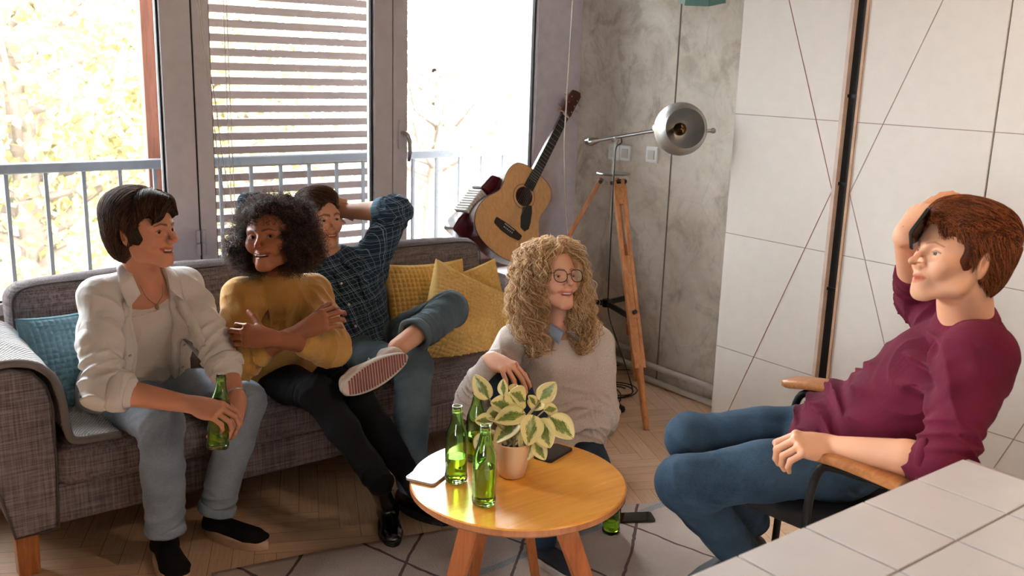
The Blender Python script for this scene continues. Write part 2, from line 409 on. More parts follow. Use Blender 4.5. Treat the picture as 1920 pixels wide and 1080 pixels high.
for k, dx in enumerate((0, 6)):
    cord([atY(417 + dx, -50, 4.28), atY(422 + dx, 100, 4.28), atY(428 + dx, 250, 4.28), atY(436 + dx, 420, 4.28)], 'blind_cord', ['straight blind cord in front of the slatted shutter, left of the pair', 'straight blind cord in front of the slatted shutter, right of the pair'][k], 0.0018)

# sockets --------------------------------------------------------
M_plate = plain('switch_white', 'fbfaf8', .35, var=.005)
def plate(y, z, w_, label, kind):
    r = thing(kind, label, 'socket' if kind == 'wall_socket' else 'switch', (XR, y, z))
    MB().box((XR - .005, y, z), (.012, w_, .088)).obj('cover_plate', M_plate, r, bevel=0.004)
    MB().box((XR - .013, y, z), (.008, w_ * .55, .05)).obj('rocker' if kind == 'light_switch' else 'socket_insert', M_white, r, bevel=0.002)
plate(3.99, 1.238, 0.085, 'white wall socket left of the pair beside the lamp stem', 'wall_socket')
plate(3.895, 1.240, 0.085, 'white wall socket right of the pair beside the lamp stem', 'wall_socket')
plate(3.688, 1.250, 0.086, 'white light switch alone on the concrete under the lamp globe', 'light_switch')

# teal pendant -----------------------------------------------------
pt = atY(1297, -2, 3.2)
pd = thing('pendant_lamp', 'teal pendant shade hanging at the top edge above the steel lamp', 'lamp', pt)
mb = MB(); R_ = rotx(0.15) @ roty(-0.2); mb.lathe([(.115, .0), (.11, .03), (.08, .09), (.04, .12), (.015, .13), (.013, .126), (.037, .115), (.075, .085), (.105, .03), (.111, .0)], pt + np.array([.07, .0, -.01]), 6, R_)
mb.obj('lamp_shade', plain('teal_enamel', '5f8680', 0.5), pd, bevel=0.002)
MB().cyl(pt + np.array([.065, 0, .12]), (pt[0] + .065, pt[1], ZC), .003, n=8).obj('cable', M_black, pd)

# ================================================================ WARDROBE
M_ward = plain('cream_lacquer', 'd2c8bf', 0.42, var=0.01, spec=0.35)
M_grv = plain('groove_brown', '97857a', 0.7)
M_grvr = plain('groove_redbrown', '8a5548', 0.7)
WX = 3.10
wd = thing('wardrobe', 'tall cream sliding door wardrobe with diagonal groove lines against the concrete wall', 'wardrobe', (3.4, 1.3, 0))
mb = MB(); mb.box2((WX + .025, -0.6, 0), (XR - .01, 2.585, 2.56)); mb.obj('carcass', plain('carcass_grey', 'cfc5bb', 0.6), wd)
MB().box2((WX + .012, 2.026, 0.0), (WX + .03, 2.088, 2.56)).obj('carcass_gap', M_black, wd)
for z in (.38, .9, 1.3, 1.62): MB().box2((WX + .004, 2.036, z), (WX + .028, 2.075, z + .012)).obj('runner_clip', M_dsteel, wd)
zg = [0.06, 0.552, 1.044, 1.534, 2.024, 2.52]
def door(y0, y1, apex_hi, red=False):
    d = MB().box2((WX, y0 + .002, .03), (WX + .022, y1 - .002, 2.54)).obj('door', M_ward, wd, bevel=0.002)
    w_ = .0032
    for z in zg[1:5]: MB().box((WX - .0002, (y0 + y1) / 2, z), (.0012, y1 - y0 - .006, w_)).obj('groove', M_grv, d)
    ya, yb = (y0 + .006, y1) if not apex_hi else (y1 - .006, y0)
    for zt in (2.52, 0.04):
        A = np.array([WX - .0004, ya, 1.277]); B = np.array([WX - .0004, yb, zt]); T = nrm(B - A)
        MB().box((A + B) / 2, (.0012, np.linalg.norm(B - A), w_), np.stack([np.array([1, 0, 0]), T, np.cross([1, 0, 0], T)], 1)).obj('diagonal_groove', M_grvr if red else M_grv, d)
    return d
door(2.088, 2.585, False, True)
door(1.525, 2.026, True)
door(1.02, 1.523, False)
door(0.45, 1.015, True)
door(-0.1, 0.445, False)
MB().box2((WX - .012, 2.075, .03), (WX + .02, 2.0895, 2.54)).obj('door_edge', plain('edge_beige', 'bfa696', 0.5), wd)
MB().box2((WX - .006, 2.020, .03), (WX + .02, 2.030, 2.54)).obj('door_edge', plain('edge_tan', 'b08a6c', 0.5), wd)

# ================================================================ OUTSIDE
rail = thing('balcony_railing', 'grey metal balcony railing with vertical bars outside the windows', 'railing', (1.5, 5.15, -0.1))
M_rail = plain('galvanised_grey', '45474b', 0.5, 0.3, var=0.05)
MB().box2((-2.5, 5.12, 1.115), (5.2, 5.18, 1.165)).obj('top_rail', M_rail, rail, bevel=0.006)
MB().box2((-2.5, 5.135, -.02), (5.2, 5.165, 0.02)).obj('bottom_rail', M_rail, rail)
x = -2.35
while x < 5.1:
    MB().box2((x - .009, 5.141, 0), (x + .009, 5.159, 1.12)).obj('baluster', M_rail, rail); x += 0.177
struct(MB().box2((-2.6, YW + .18, -.3), (5.3, 5.3, -.1)).obj('balcony_slab', plain('balcony_concrete', 'b5b0a8', 0.9)))
M_slat = wood('shutter_wood', '3d2e29', '503d37', 1, 'X', 0.6)
M_slat2 = wood('shutter_post_wood', '5a2e1d', '74432c', 1, 'Z', 0.6)
sh = thing('sliding_shutter', 'brown wooden shutter of horizontal slats standing beyond the railing', 'shutter', (2.2, 5.25, 0))
MB().box2((1.535, 5.22, 0.0), (1.640, 5.285, 2.9)).obj('shutter_post', M_slat2, sh, bevel=0.004)
MB().box2((3.02, 5.22, 0.0), (3.11, 5.285, 2.9)).obj('shutter_post', M_slat2, sh, bevel=0.004)
z = 0.12
while z < 2.85:
    MB().box2((1.64, 5.232, z - .021), (3.02, 5.262, z + .021)).obj('slat', M_slat, sh); z += 0.0765

# trees beyond the balcony
def leaf_mat(name, c1, c2):
    t = NT(name); v = t.coord('Object'); n = t.noise(v, 2.5, 3)
    t.col(t.ramp(n, [(0.35, c1), (0.65, c2)])); t.rough(0.7)
    tl = t.node('ShaderNodeBsdfTranslucent'); t.link(t.b.inputs['Base Color'].links[0].from_socket, tl.inputs[0])
    mx = t.node('ShaderNodeMixShader'); mx.inputs[0].default_value = 0.45; t.link(t.b.outputs[0], mx.inputs[1]); t.link(tl.outputs[0], mx.inputs[2]); t.link(mx.outputs[0], t.out.inputs[0])
    return t.m
M_leafA = leaf_mat('autumn_leaf', '756b40', 'a39a70'); M_leafB = leaf_mat('pale_leaf', '55503e', '827c68'); M_bark = plain('bark', '6a5b50', 0.9)
def tree(x, y, zc, R, nleaf, mat, label, ground=-4.2, lean=0.0, sparse=1.0):
    r = thing('street_tree', label, 'tree', (x, y, ground), 'trees along the street below')
    mb = MB(); top = zc + R * .5; mb.tube([(x, y, ground), (x + .1, y, (ground + zc) / 2), (x + lean, y, zc), (x + lean, y, top)], [.22, .17, .12, .03], 8)
    g = np.random.default_rng(int(abs(x * 31 + y * 17)) + 5); ends = []
    for k in range(26):
        z0 = zc - R * .9 + g.random() * R * 1.2; a = g.random() * 2 * PI; L = R * (.5 + .5 * g.random())
        p0 = np.array([x + lean * .6, y, z0]); p2 = p0 + np.array([math.cos(a) * L, math.sin(a) * L, L * (.3 + .5 * g.random())]); p1 = (p0 + p2) / 2 + np.array([0, 0, -.12 * L]) + g.normal(size=3) * .1
        mb.tube([p0, p1, p2], [.06, .04, .012], 5, caps=False); ends += [p1, p2, (p1 + p2) / 2]
    mb.obj('trunk', M_bark, r, smooth=True)
    ends = np.array(ends); c = ends[g.integers(0, len(ends), nleaf)] + g.normal(size=(nleaf, 3)) * R * .2 * sparse
    s = .05 + .06 * g.random(nleaf); A = g.normal(size=(nleaf, 3)); A /= np.linalg.norm(A, axis=1)[:, None]
    B = np.cross(A, g.normal(size=(nleaf, 3))); B /= np.linalg.norm(B, axis=1)[:, None]
    V = np.stack([c - A * s[:, None], c + B * s[:, None] * .6, c + A * s[:, None], c - B * s[:, None] * .6], 1).reshape(-1, 3)
    me = bpy.data.meshes.new('foliage'); me.from_pydata(V.tolist(), [], np.arange(nleaf * 4).reshape(-1, 4).tolist()); me.materials.append(mat)
    finish(me, 'foliage', r)
tree(2.2, 12.5, 1.6, 3.3, 9000, M_leafA, 'nearest golden street tree filling the left panes')
tree(-0.6, 13.5, 1.2, 3.4, 9000, M_leafB, 'pale street tree at the far left behind the balcony railing')
tree(5.4, 15.0, 1.2, 2.9, 6500, M_leafA, 'golden street tree seen through the slatted shutter')
tree(9.4, 15.0, 0.9, 2.7, 1900, M_leafB, 'thin leafed street tree behind the right pane', lean=.3)
tree(1.2, 22, 0.4, 4.6, 8000, M_leafB, 'distant pale tree behind the golden one on the left')
tree(8.0, 24, -0.6, 3.4, 4500, M_leafA, 'distant low tree seen past the door handle')
struct(MB().box2((-60, 7, -4.4), (80, 90, -4.2)).obj('street', plain('pale_asphalt', '4a4642', 0.9, scale=0.5)))
def building(x0, x1, y, h, color, label):
    b = thing('apartment_building', label, 'building', ((x0 + x1) / 2, y, -4.2))
    MB().box2((x0, y, -4.2), (x1, y + 8, h)).obj('facade', plain('facade_' + color, color, 0.9), b)
    xx = x0 + 1.2
    while xx < x1 - 1.5:
        zz = -2.6
        while zz < h - 1.5:
            MB().box2((xx, y - .05, zz), (xx + 1.1, y + .1, zz + 1.3)).obj('window', M_dglass, b); zz += 2.8
        xx += 2.6
M_dglass = plain('facade_glass', '8f9aa3', 0.2)
building(-14, -1.5, 34, 5.0, '7a4630', 'orange plastered building far behind the trees on the left')
building(5, 17, 42, 1.5, '6e5248', 'low pinkish building far behind the slatted shutter')
def car(x, y, color, label, rz=0.0):
    c = thing('parked_car', label, 'car', (x, y, -4.2)); R = rotz(rz)
    o = [(-2.1, .35), (-2.15, .75), (-1.9, .92), (-1.35, 1.0), (-.7, 1.42), (.6, 1.45), (1.25, 1.02), (1.95, .88), (2.15, .65), (2.1, .35)]
    M = (np.array([x, y, -4.2]) + R @ np.array([0, -.85, 0]), R)
    MB().prism(o, 1.7, M).obj('car_body', plain('car_' + color, color, 0.25), c, bevel=0.08, seg=3)
    MB().prism([(-1.25, 1.0), (-.68, 1.36), (.55, 1.38), (1.1, 1.03)], 1.74, (M[0] + R @ np.array([0, -.02, 0]), R)).obj('side_window', M_dglass, c)
    for sx in (-1.35, 1.35):
        for sy in (-.82, .82):
            a = np.array([x, y, -4.2]) + R @ np.array([sx, sy, .33]); MB().cyl(a - R @ np.array([0, .1, 0]), a + R @ np.array([0, .1, 0]), .33).obj('wheel', M_black, c)
car(10.3, 20.5, '6a2a20', 'red car parked below, seen low through the right pane', 0.1)
car(13.0, 24.0, '7a7c7e', 'white car parked beyond the red one below', 0.1)
car(6.4, 21.5, '3f4f58', 'silver car parked below behind the shutter slats', 0.05)
# ================================================================ SOFA
def sofa_fabric(name, c, c2):
    return fabric(name, c, c2, thread=900, bump=0.5, var=0.1, blotch=3)
M_sofa = sofa_fabric('sofa_weave', '8b7f80', '554644')
M_pipe = plain('sofa_piping', '4a4042', 0.9)
M_sleg = wood('sofa_leg_wood', '8a4a20', 'b56a35', 1, 'Z', 0.4)
sf = thing('sofa', 'grey brown woven fabric sofa with rolled arms and wooden legs by the windows', 'sofa', (1.6, 3.6, 0))
SX0, SX1, SY0, SY1 = 0.575, 2.68, 3.16, 4.06
MB().box2((SX0 - .03, SY0 + .02, .17), (SX1 + .03, SY1, .31)).obj('seat_base', M_sofa, sf, bevel=0.02, seg=3)
def arm(side):
    if side < 0: o = [(.575, .17), (.447, .17), (.40, .40), (.355, .60), (.350, .66), (.372, .705), (.42, .735), (.475, .738), (.535, .715), (.572, .67), (.588, .60), (.585, .40)]
    else: o = [(SX1, .17), (SX1 + .13, .17), (SX1 + .17, .4), (SX1 + .2, .58), (SX1 + .205, .62), (SX1 + .18, .66), (SX1 + .13, .675), (SX1 + .06, .67), (SX1 + .01, .64), (SX1 - .008, .56), (SX1 - .005, .4)]
    P = np.array(o); 
    a = MB().prism(P, .93, (np.array([0, SY0 - .005, 0]), np.eye(3))).obj('arm', M_sofa, sf, bevel=0.012, seg=3, smooth='auto', angle=50)
    pts = [(x, SY0 - .004, z) for x, z in o]; MB().tube(pts + [pts[0]], .004, 6).obj('piping', M_pipe, a, smooth=True)
arm(-1); arm(1)
MB().box2((SX0 - .02, 3.90, .2), (SX1 + .02, 4.08, .66)).obj('backrest', M_sofa, sf, bevel=0.04, seg=4, smooth='auto')
def piping_rect(cx, cy, cz, sx, sz, r, R, parent, yoff):
    a = np.linspace(0, 2 * PI, 60, endpoint=False); e = 10
    x = np.sign(np.cos(a)) * abs(np.cos(a)) ** (2 / e) * sx / 2; z = np.sign(np.sin(a)) * abs(np.sin(a)) ** (2 / e) * sz / 2
    P = np.stack([x, np.full_like(x, yoff), z], 1) @ R.T + np.array([cx, cy, cz]); MB().tube(P, r, 6, closed=True).obj('piping', M_pipe, parent, smooth=True)
wc = (SX1 - SX0) / 2
for k in range(2):
    cx = SX0 + wc * (k + .5)
    o = rbox(wc - .006, .74, .155, .05, bulge=(0, .012, .03)).obj('seat_cushion', M_sofa, sf, smooth=True)
    o.data.transform(Matrix.Translation((cx, SY0 + .365, .375))); weld(o)
    piping_rect(cx, SY0 + .365, .435, wc - .03, .7, .0035, rotx(PI / 2), o, 0.0)
    o = rbox(wc - .004, .20, .47, .07, bulge=(0, .035, .02)).obj('back_cushion', M_sofa, sf, smooth=True)
    Rb = rotx(-.16); M = Matrix.Translation((cx, 3.80, .63)) @ Matrix([list(r) for r in Rb]).to_4x4()
    o.data.transform(M); weld(o)
    piping_rect(cx, 3.80, .63, wc - .03, .445, .004, Rb, o, -.085)
for x, y in ((.49, 3.21), (.49, 3.98), (SX1 + .07, 3.22), (SX1 + .07, 3.98)):
    MB().prism([(-.035, 0), (.03, 0), (.036, .175), (-.036, .175)], .06, (np.array([x, y, 0]), np.eye(3))).obj('leg', M_sleg, sf, bevel=0.004)

# throw blanket over the left arm
prof = [(.338, .42), (.336, .60), (.345, .68), (.375, .735), (.43, .762), (.49, .763), (.548, .745), (.592, .70), (.612, .62), (.618, .52), (.628, .478), (.66, .470), (.72, .468), (.78, .466)]
P = np.array(prof); t = np.linspace(0, len(P) - 1, 60); Q = np.stack([np.interp(t, range(len(P)), P[:, k]) for k in range(2)], 1)
for _ in range(3): Q[1:-1] = (Q[:-2] + 2 * Q[1:-1] + Q[2:]) / 4
ys = np.linspace(3.135, 3.72, 50); G = np.zeros((60, 50, 3))
for i in range(60):
    for j, y in enumerate(ys):
        wv = .004 * math.sin(i * .35 + y * 9) + .003 * math.sin(y * 31 + i * .2)
        G[i, j] = (Q[i, 0], y + .012 * math.sin(i * .22) * (j == 0), Q[i, 1] + wv * .6)
UV = np.stack(np.meshgrid(np.linspace(0, 1.1, 60), np.linspace(0, .6, 50), indexing='ij'), -1)
def knit_mat(name, c, c2, s=1.0, ang=0.0, bump=1.0):
    t = NT(name); v = t.coord('UV', (1, 1, 1), (0, 0, ang))
    a = t.wave(v, 15 * s, 'X', .4); b = t.wave(v, 15 * s, 'Y', .4); h = t.math('MULTIPLY', a, b)
    n = t.noise(v, 30, 3); t.col(t.mix(t.math('MULTIPLY', n, .5), t.ramp(h, [(0.05, c2), (0.5, c)]), c2)); t.rough(0.95)
    t.b.inputs['Specular IOR Level'].default_value = 0.1; t.bump(h, bump, 0.008); return t.m
M_throw = knit_mat('throw_knit', 'dad8d6', 'a19c9a', 1.6, 0.7)
th = MB().grid(G, 0, uv=UV).obj('throw_blanket', M_throw, smooth=True, solid=.016)
tag(th, 'pale grey knitted throw folded over the left arm of the sofa', 'blanket')
th2 = MB()
def border(j0, j1): 
    g = G[:, [j0, j1]].copy(); g[:, 0, 1] -= .012; g[:, 1, 1] += .03
    return g
hem = MB(); cps = [(q[0], 3.128, q[1]) for q in Q]; hem.tube(cps, .013, 8); hem.obj('hem', knit_mat('throw_hem', '9c9089', '6a5f5a', 2.0, .7), th, smooth=True)

# pillows ---------------------------------------------------------------
def waffle(name, c, c2, parent, size, th_, M, nb=26, crumple=0.0, seed=1, ridge=.011, name_='pillow_cover'):
    n = nb * 8; u = np.linspace(-1, 1, n); U, V = np.meshgrid(u, u, indexing='ij'); g = np.random.default_rng(seed)
    ph = g.random(8) * 6
    def side(sg):
        e = (1 - U ** 2) * (1 - V ** 2); prof = np.clip(e, 0, 1) ** .42
        pin = 1 - .09 * (U ** 2) * (1 - 0) * (1 - V ** 2) ; 
        X = U * size / 2 * (1 - .07 * (1 - V ** 2)); Z = V * size / 2 * (1 - .07 * (1 - U ** 2))
        rid = ridge * (abs(np.sin(U * nb * PI / 2)) ** .6) * (abs(np.sin(V * nb * PI / 2)) ** .6) * np.clip(e * 8, 0.25, 1)
        fold = crumple * (np.sin(3 * U + 5 * V + ph[0]) * .5 + np.sin(7 * U - 4 * V + ph[1]) * .3 + np.sin(2 * U + 11 * V + ph[2]) * .35) * e ** .5
        Y = sg * (prof * th_ / 2 + rid) + fold * (1 if sg < 0 else .4)
        return np.stack([X, Y, Z], -1)
    t = NT(name); v = t.coord('UV'); nn = t.noise(v, 14, 3); att = t.node('ShaderNodeTexCoord')
    wu = t.wave(v, nb / 2 * 1.0 * 1, 'X'); sepn = t.noise(v, 160, 2)
    t.col(t.mix(t.math('MULTIPLY', sepn, .55), t.mix(t.math('MULTIPLY', nn, .4), c, c2), c2)); t.rough(.95); t.b.inputs['Specular IOR Level'].default_value = .1
    t.bump(sepn, .3, .001)
    mb = MB(); UVg = np.stack([U, V], -1)
    mb.grid(side(-1), uv=UVg); mb.grid(side(1)[::-1], uv=UVg[::-1])
    o = mb.obj(name_, t.m, parent, smooth=True); o.data.transform(M); 
    return weld(o, 1e-4)
def pillow(name, label, cat, cen, xdir, zdir, size, th_, c, c2, **kw):
    x = nrm(xdir); z = nrm(np.asarray(zdir, float) - x * np.dot(zdir, x)); y = np.cross(z, x)
    M = Matrix([[x[i], y[i], z[i], cen[i]] for i in range(3)] + [[0, 0, 0, 1]])
    o = waffle(name + '_knit', c, c2, None, size, th_, M, name_=name, **kw); return tag(o, label, cat)
pillow('cushion', 'teal waffle knit cushion leaning in the left corner of the sofa', 'cushion', np.array([.745, 3.55, .615]), (1, .25, -.03), (-.12, .25, 1), .36, .13, '7c9aa5', '496a76', nb=17, seed=3)
YEL = ('ecc47a', 'b58b48')
pillow('cushion', 'mustard waffle cushion standing behind, next to the checked shirt man', 'cushion', np.array([2.27, 3.585, .60]), (1, .0, -.04), (0, .3, 1), .44, .12, *YEL, nb=20, seed=4)
pillow('cushion', 'mustard waffle cushion in the right sofa corner behind the crumpled one', 'cushion', np.array([2.49, 3.57, .575]), (1, -.3, .30), (-.30, .25, 1), .38, .12, *YEL, nb=19, seed=5)
pillow('cushion', 'large crumpled mustard waffle cushion tilted on its corner under the raised knee', 'cushion', np.array([2.345, 3.38, .55]), (1, -.1, -.52), (.45, .42, 1), .48, .16, 'f0cb84', 'bd9450', nb=24, crumple=.016, seed=6)

# ================================================================ TABLE
TC = np.array([1.625, 2.06, 0]); TR = .321
tb = thing('coffee_table', 'round three colour wooden coffee table with splayed legs on the rug', 'table', TC)
tb['label'] = 'round honey coloured wooden coffee table with splayed legs on the rug'
M_top = wood('table_top_wood', 'e0912e', 'f0aa48', .7, 'X', 0.28, coat=.5)
M_edge = wood('table_edge_wood', '9c5c35', 'b9774a', 1, 'Z', .45)
M_tleg = wood('table_leg_wood', '8f4a22', 'b0622f', 1, 'Z', .45)
o = MB().lathe([(0, .5), (TR - .004, .5), (TR, .4965)], TC, 96).obj('table_top', M_top, tb, smooth='auto'); o.data.polygons[0].use_smooth = True
MB().lathe([(TR, .4965), (TR, .480), (TR - .012, .470), (TR - .03, .466), (0, .466)], TC, 96).obj('table_edge', M_edge, tb, smooth='auto')
for (dx, dy), (fx, fy) in (((-.245, -.11), (-.27, -.02)), ((-.03, -.25), (.10, -.29)), ((-.02, .10), (-.035, .16)), ((.06, .06), (.15, .08))):
    a = TC + np.array([dx, dy, .468]); b = TC + np.array([fx * 1.15, fy * 1.15, 0.008]); R = frame(a - b, np.array([-dy, dx, 0]) if abs(dx) + abs(dy) > .2 else np.array([1, -.6, 0]))
    L = np.linalg.norm(a - b); m = MB(); wt, wb = (.030, .022) if abs(dx) + abs(dy) > .2 else (.017, .014)
    V = [[sx * w_, sy * .012, z] for z, w_ in ((0, wb), (L, wt)) for sx, sy in ((-1, -1), (1, -1), (1, 1), (-1, 1))]
    m.add(np.array(V) @ R.T + b, [(3, 2, 1, 0), (4, 5, 6, 7), (0, 1, 5, 4), (1, 2, 6, 5), (2, 3, 7, 6), (3, 0, 4, 7)]); m.obj('leg', M_tleg, tb, bevel=.003)

# ================================================================ BOTTLES
M_bott = glass('green_bottle_glass', (0.60, 0.90, 0.38, 1), 1.5)
M_beer = glass('beer', (0.90, 0.86, 0.12, 1), 1.33)
M_lab = plain('bottle_emboss', '7fa85a', .4)
outer = [(.0, .002), (.024, .0), (.0285, .003), (.0305, .010), (.0305, .022), (.0292, .03), (.0292, .055), (.0305, .065), (.0305, .125), (.0295, .140), (.0255, .158), (.0195, .175), (.0162, .190), (.0145, .205), (.0135, .216), (.0138, .2165), (.0150, .2175), (.0150, .222), (.0138, .2235), (.0138, .2260), (.0146, .2270), (.0146, .2315), (.0135, .233)]
inner = [(.0105, .233), (.0105, .215), (.0115, .205), (.0135, .190), (.0168, .175), (.0228, .158), (.0268, .140), (.0278, .125), (.0278, .065), (.0266, .055), (.0266, .03), (.0278, .02), (.026, .010), (.0, .012)]
outer = [(a * 1.1, z) for a, z in outer]; inner = [(a * 1.1, z) for a, z in inner]
def bottle(loc, label, level, R=None, group='green beer bottles'):
    r = thing('beer_bottle', label, 'bottle', loc, group)
    RR = np.eye(3) if R is None else R
    MB().lathe(outer + inner, loc, 40, RR).obj('glass_body', M_bott, r, smooth=True)
    if level:
        ip = [(a, z) for a, z in inner[::-1] if z < level]; ra = np.interp(level, [z for a, z in inner[::-1]], [a for a, z in inner[::-1]])
        prof = [(max(0, a - .0003), z + .0003) for a, z in ip] + [(ra - .0003, level), (0, level)]
        MB().lathe(prof, loc, 32, RR).obj('beer', M_beer, r, smooth='auto')
    return r
bottle(atZ(855, 901, .501), 'green glass beer bottle a third full next to the tablet', .078)
bottle(atZ(907, 944, .501), 'green glass beer bottle half full nearest the table front', .112)
bottle(atZ(893, 862, .501), 'green glass beer bottle at the back of the table behind the plant leaves', .085)
bottle(np.array([2.30, 2.345, .006]), 'green glass beer bottle standing on the rug beyond the table', .06)

# ================================================================ PLANT
PC = atZ(959, 892, .5)
pot = thing('potted_plant', 'potted variegated plant with cream edged leaves in a pale pot on the table', 'plant', PC)
MB().lathe([(0, .001), (.030, .001), (.038, .006), (.046, .035), (.052, .075), (.054, .105), (.0545, .112), (.0505, .112), (.049, .10), (.0, .098)], PC, 48).obj('pot', plain('peach_ceramic', 'dbb48c', .45, var=.02, scale=8), pot, smooth='auto', angle=60)
MB().lathe([(0, .1), (.049, .099)], PC, 24).obj('soil', plain('soil', '3a2c22', .95, scale=90, var=.3, bump=1), pot)
def leaf_material():
    t = NT('variegated_leaf'); tc = t.node('ShaderNodeTexCoord'); sp = t.node('ShaderNodeSeparateXYZ'); t.link(tc.outputs['UV'], sp.inputs[0])
    a = t.math('ABSOLUTE', sp.outputs[0]); n = t.noise(t.coord('UV', (3, 1.5, 1)), 6, 4, .6, .6)
    b = t.math('ABSOLUTE', t.math('SUBTRACT', sp.outputs[1], .45)); e = t.math('ADD', t.math('ADD', a, t.math('MULTIPLY', b, .9)), t.math('MULTIPLY', n, .7))
    g = t.ramp(n, [(0.4, '4d5a22'), (0.6, '88903c')]); k = t.ramp(e, [(0.76, (0, 0, 0, 1)), (0.83, (1, 1, 1, 1))])
    t.col(t.mix(k, g, 'e3cf8c')); t.rough(.32); t.b.inputs['Subsurface Weight'].default_value = 0.0
    return t.m
M_leaf = leaf_material()
def leaf(parent, base, tipdir, up, L, W, curl=.25, fold=.12):
    n1, n2 = 18, 9; s = np.linspace(0, 1, n1); w_ = W / 2 * np.sin(PI * s ** .85) ** .62 * (1 - .15 * s); w_[0] = .001; w_[-1] = .001
    z = nrm(tipdir); x = nrm(np.cross(up, z)); y = np.cross(z, x); G = np.zeros((n1, n2, 3)); UVl = np.zeros((n1, n2, 2))
    for i in range(n1):
        for j in range(n2):
            q = (j / (n2 - 1) * 2 - 1); c = curl * L * s[i] ** 2
            G[i, j] = base + z * L * s[i] * (1 - .1 * s[i]) + x * w_[i] * q - y * c * -1 * -1 + y * fold * w_[i] * (q * q * 1.6 - .2); UVl[i, j] = (q * (w_[i] / (W / 2)), s[i])
    return MB().grid(G, uv=UVl).obj('leaf', M_leaf, parent, smooth=True, solid=.0012)
camR, camU, camB = RC[:, 0], RC[:, 1], RC[:, 2]
pd_ = proj_d = float((PC - CAM) @ -camB)
LV = [((918, 748), (-.55, .8, .2), .085, .050), ((945, 742), (-.1, .9, .1), .05, .03), ((962, 765), (-.7, .25, .2), .07, .055), ((985, 752), (-.35, .35, .6), .075, .06), ((1012, 752), (.6, .75, .3), .075, .05), ((1004, 760), (-.3, .6, .4), .04, .03),
      ((985, 775), (-.9, -.1, .4), .095, .055), ((975, 790), (-.95, -.55, .5), .10, .06), ((992, 800), (-.05, -.95, .5), .10, .055), ((1000, 778), (-.15, -.9, .7), .095, .062), ((1010, 785), (.35, -.85, .6), .095, .062), ((1030, 782), (.75, -.55, .4), .095, .065),
      ((1002, 830), (.55, -.75, .5), .06, .04), ((995, 820), (.05, -.95, .3), .06, .04), ((940, 775), (-.8, -.1, .3), .05, .045), ((925, 790), (-.9, .1, .2), .055, .04), ((935, 815), (-.9, -.3, .3), .05, .04), ((905, 812), (-.3, -.95, .3), .06, .035), ((960, 810), (-.2, -.8, .3), .05, .045), ((1020, 770), (.6, .1, -.3), .05, .04), ((975, 760), (-.4, .5, -.3), .06, .05), ((1000, 770), (.3, .5, -.5), .06, .05), ((965, 742), (.1, .5, -.5), .05, .04)]
gl = np.random.default_rng(3); stems = MB()
for k, ((px, py), d, L, W) in enumerate(LV):
    b = D(px, py, pd_ - .035 * d[2] + gl.normal() * .012); dirw = camR * d[0] + camU * d[1] + camB * d[2]
    up = camU * .5 + camB * .9 + camR * gl.normal() * .2
    leaf(pot, b, dirw, up, L * 1.1, W * 1.25, curl=.12 + .1 * gl.random(), fold=.2)
    root = PC + np.array([gl.normal() * .012, gl.normal() * .012, .098]); mid = (root + b) / 2 + np.array([0, 0, .015]); tt = np.linspace(0, 1, 8)[:, None]
    stems.tube((1 - tt) ** 2 * root + 2 * tt * (1 - tt) * mid + tt ** 2 * b, .0022, 6)
stems.obj('stem', plain('stem', 'a58f62', .6), pot, smooth=True)

# ================================================================ PHONES, TABLET
M_screen = plain('black_screen', '050506', 0.06, var=0); M_pale = plain('silver_edge', 'c8c6cc', .3, .5)
def slab(name, label, cat, cen, xd, yd, sx, sy, sz, body=M_black, screen=M_screen):
    x = nrm(xd); y = nrm(np.asarray(yd, float) - x * np.dot(yd, x)); z = np.cross(x, y); R = np.stack([x, y, z], 1); r = thing(name, label, cat, cen)
    def rr(w_, h_, r_, n=6): return [(sx_ * (w_ / 2 - r_) + r_ * math.cos(a), sy_ * (h_ / 2 - r_) + r_ * math.sin(a)) for sx_, sy_, a0 in ((1, 1, 0), (-1, 1, PI / 2), (-1, -1, PI), (1, -1, 1.5 * PI)) for a in np.linspace(a0, a0 + PI / 2, n)]
    def pr(w_, h_, r_, z0, z1):
        o = np.array(rr(w_, h_, r_)); k = len(o); V = np.concatenate([np.c_[o, np.full(k, z0)], np.c_[o, np.full(k, z1)]]) @ R.T + cen
        return MB().add(V, [tuple(range(k))[::-1], tuple(range(k, 2 * k))] + [(i, (i + 1) % k, k + (i + 1) % k, k + i) for i in range(k)])
    pr(sx, sy, min(sx, sy) * .14, 0, sz).obj('housing', body, r, bevel=.001); pr(sx * .94, sy * .95, min(sx, sy) * .11, sz, sz + .0006).obj('screen', screen, r)
    return r
ta = atZ(752, 889, .507); tb1 = atZ(801, 907, .507); td = atZ(838, 862, .507)
cen = np.array([1.432, 2.232, .5008])
slab('smartphone', 'large white edged phone reflecting the window at the left rim of the table', 'phone', cen, (.22, .12, 0), (.33, -1.0, 0)[::-1] if False else (-.12, .22, 0), .158, .098, .008, M_pale)
slab('smartphone', 'black phone lying on the table behind the plant', 'phone', np.array([1.83, 2.145, .5008]), (.75, .25, 0), (-.25, .75, 0), .135, .068, .008)
slab('smartphone', 'black phone lying on the rug beside the standing bottle', 'phone', np.array([2.452, 2.375, .0075]), (1, -.55, 0), (.55, 1, 0), .15, .075, .009)

